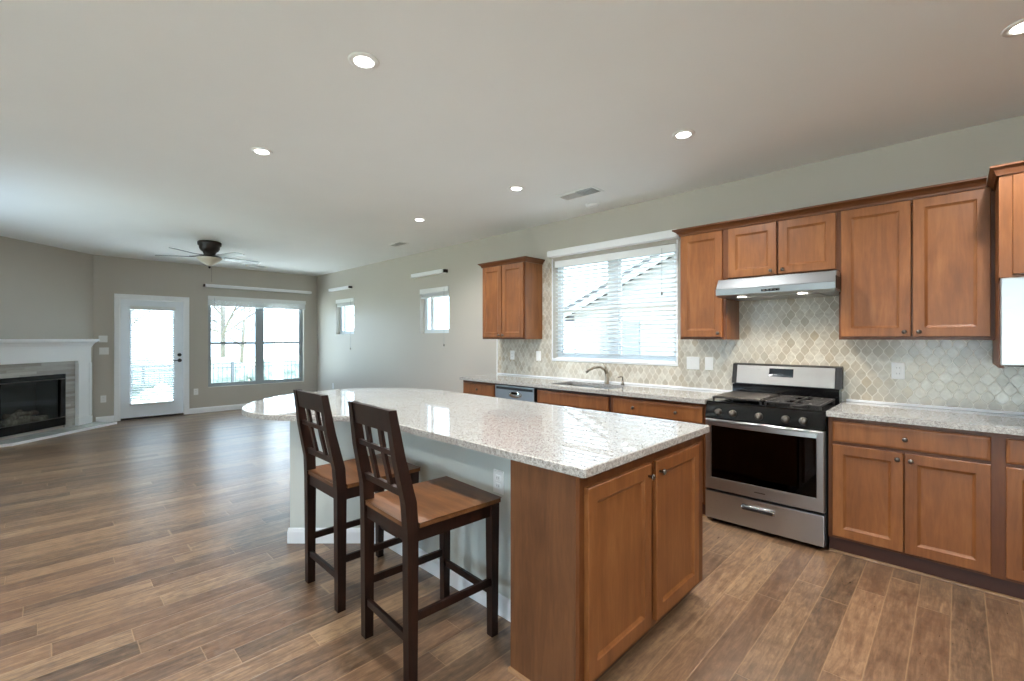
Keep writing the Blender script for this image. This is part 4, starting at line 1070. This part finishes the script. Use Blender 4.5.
def tree(x, y, h, seed, label):
    rnd = random.Random(seed); e = thing('bare_tree', (x, y, -.75), label, 'tree', group='bare trees beyond the fence')
    tr = MB(); br = MB()
    top = Vector((rnd.uniform(-.3, .3), rnd.uniform(-.3, .3), h)); tr.tube([(0, 0, 0), tuple(top*.5+Vector((.1, .05, 0))), tuple(top)], [.10, .07, .02], 8)
    def grow(p, dvec, ln, r_, lv):
        q = p+dvec*ln; br.tube([tuple(p), tuple(p.lerp(q, .5)+Vector((rnd.uniform(-.06, .06), rnd.uniform(-.06, .06), .03))*ln), tuple(q)], [r_, r_*.75, r_*.45], 5, False)
        if lv:
            for _ in range(4):
                dd_ = (dvec+Vector((rnd.uniform(-.7, .7), rnd.uniform(-.7, .7), rnd.uniform(-.1, .6)))).normalized(); grow(p.lerp(q, rnd.uniform(.4, 1)), dd_, ln*.62, r_*.5, lv-1)
    for k in range(17):
        z = rnd.uniform(.22, .97); a = rnd.uniform(0, 2*PI); grow(top*z, Vector((math.cos(a), math.sin(a), rnd.uniform(.4, 1.1))).normalized(), h*.28*(1.25-z), .05*(1.2-z)+.012, 2)
    tr.build('trunk', 'bark_grey', e); br.build('branches', 'bark_grey', e)
tl = [(-22, .6), (-27, 2.6), (-22, 5.2), (-27.5, 7.3), (-22.5, 9.9), (-31, 16.0)]
words_ = ['seen through the upper door glass', 'behind the left pane of the double window', 'right of the first tree in the double window', 'left of the porch column in the double window', 'right of the porch column', 'farthest right beyond the column']
for i, (x, y) in enumerate(tl): tree(x, y, 7.5+i % 3, 20+i, 'bare pale grey tree beyond the fence, '+words_[i])
for i in range(7):
    b = MB(); x, y = -17.6, .2+i*1.9; b.blob((x, y, .0), .86, 4, .10, 40+i, (.7, 1.0, .84))
    tag(b.build('hedge_bush', 'evergreen'), 'pale grey-green bush in the hazy hedge behind the metal fence', 'bush', 'bushes in the hedge behind the fence')
# neighbour's house beyond the sink window: gable end facing this house, roof rising to the right
e = thing('neighbour_house', (-2.0, 8.2, -.35), 'pale neighbouring house with a sloping gable roof behind the sink window blinds', 'house'); T = T0(e)
b = MB(T); b.extrude_profile([(-6.1, -.35), (-6.1, 1.93), (-1.2, 4.03), (3.7, 1.93), (3.7, -.35)], 8.2, 14.0, axis='y'); b.build('siding_wall', 'siding', e)
for nm, q in (('roof_slope', [(-6.5, 1.78), (-1.2, 4.06), (-1.2, 4.20), (-6.5, 1.92)]), ('roof_slope', [(-1.2, 4.06), (4.1, 1.78), (4.1, 1.92), (-1.2, 4.20)])):
    b = MB(T); b.extrude_profile(q, 7.95, 14.3, axis='y'); b.build(nm, 'roofing', e)
b = MB(T); b.extrude_profile([(-6.5, 1.70), (-1.2, 3.98), (-1.2, 4.10), (-6.5, 1.82)], 7.93, 7.96, axis='y'); b.extrude_profile([(-1.2, 3.98), (4.1, 1.70), (4.1, 1.82), (-1.2, 4.10)], 7.93, 7.96, axis='y'); b.build('rake_board', 'post_white', e)
b = MB(T); b.box(-5.4, -4.5, 8.16, 8.21, .6, 1.75); b.build('house_window', 'vinyl_taupe', e)
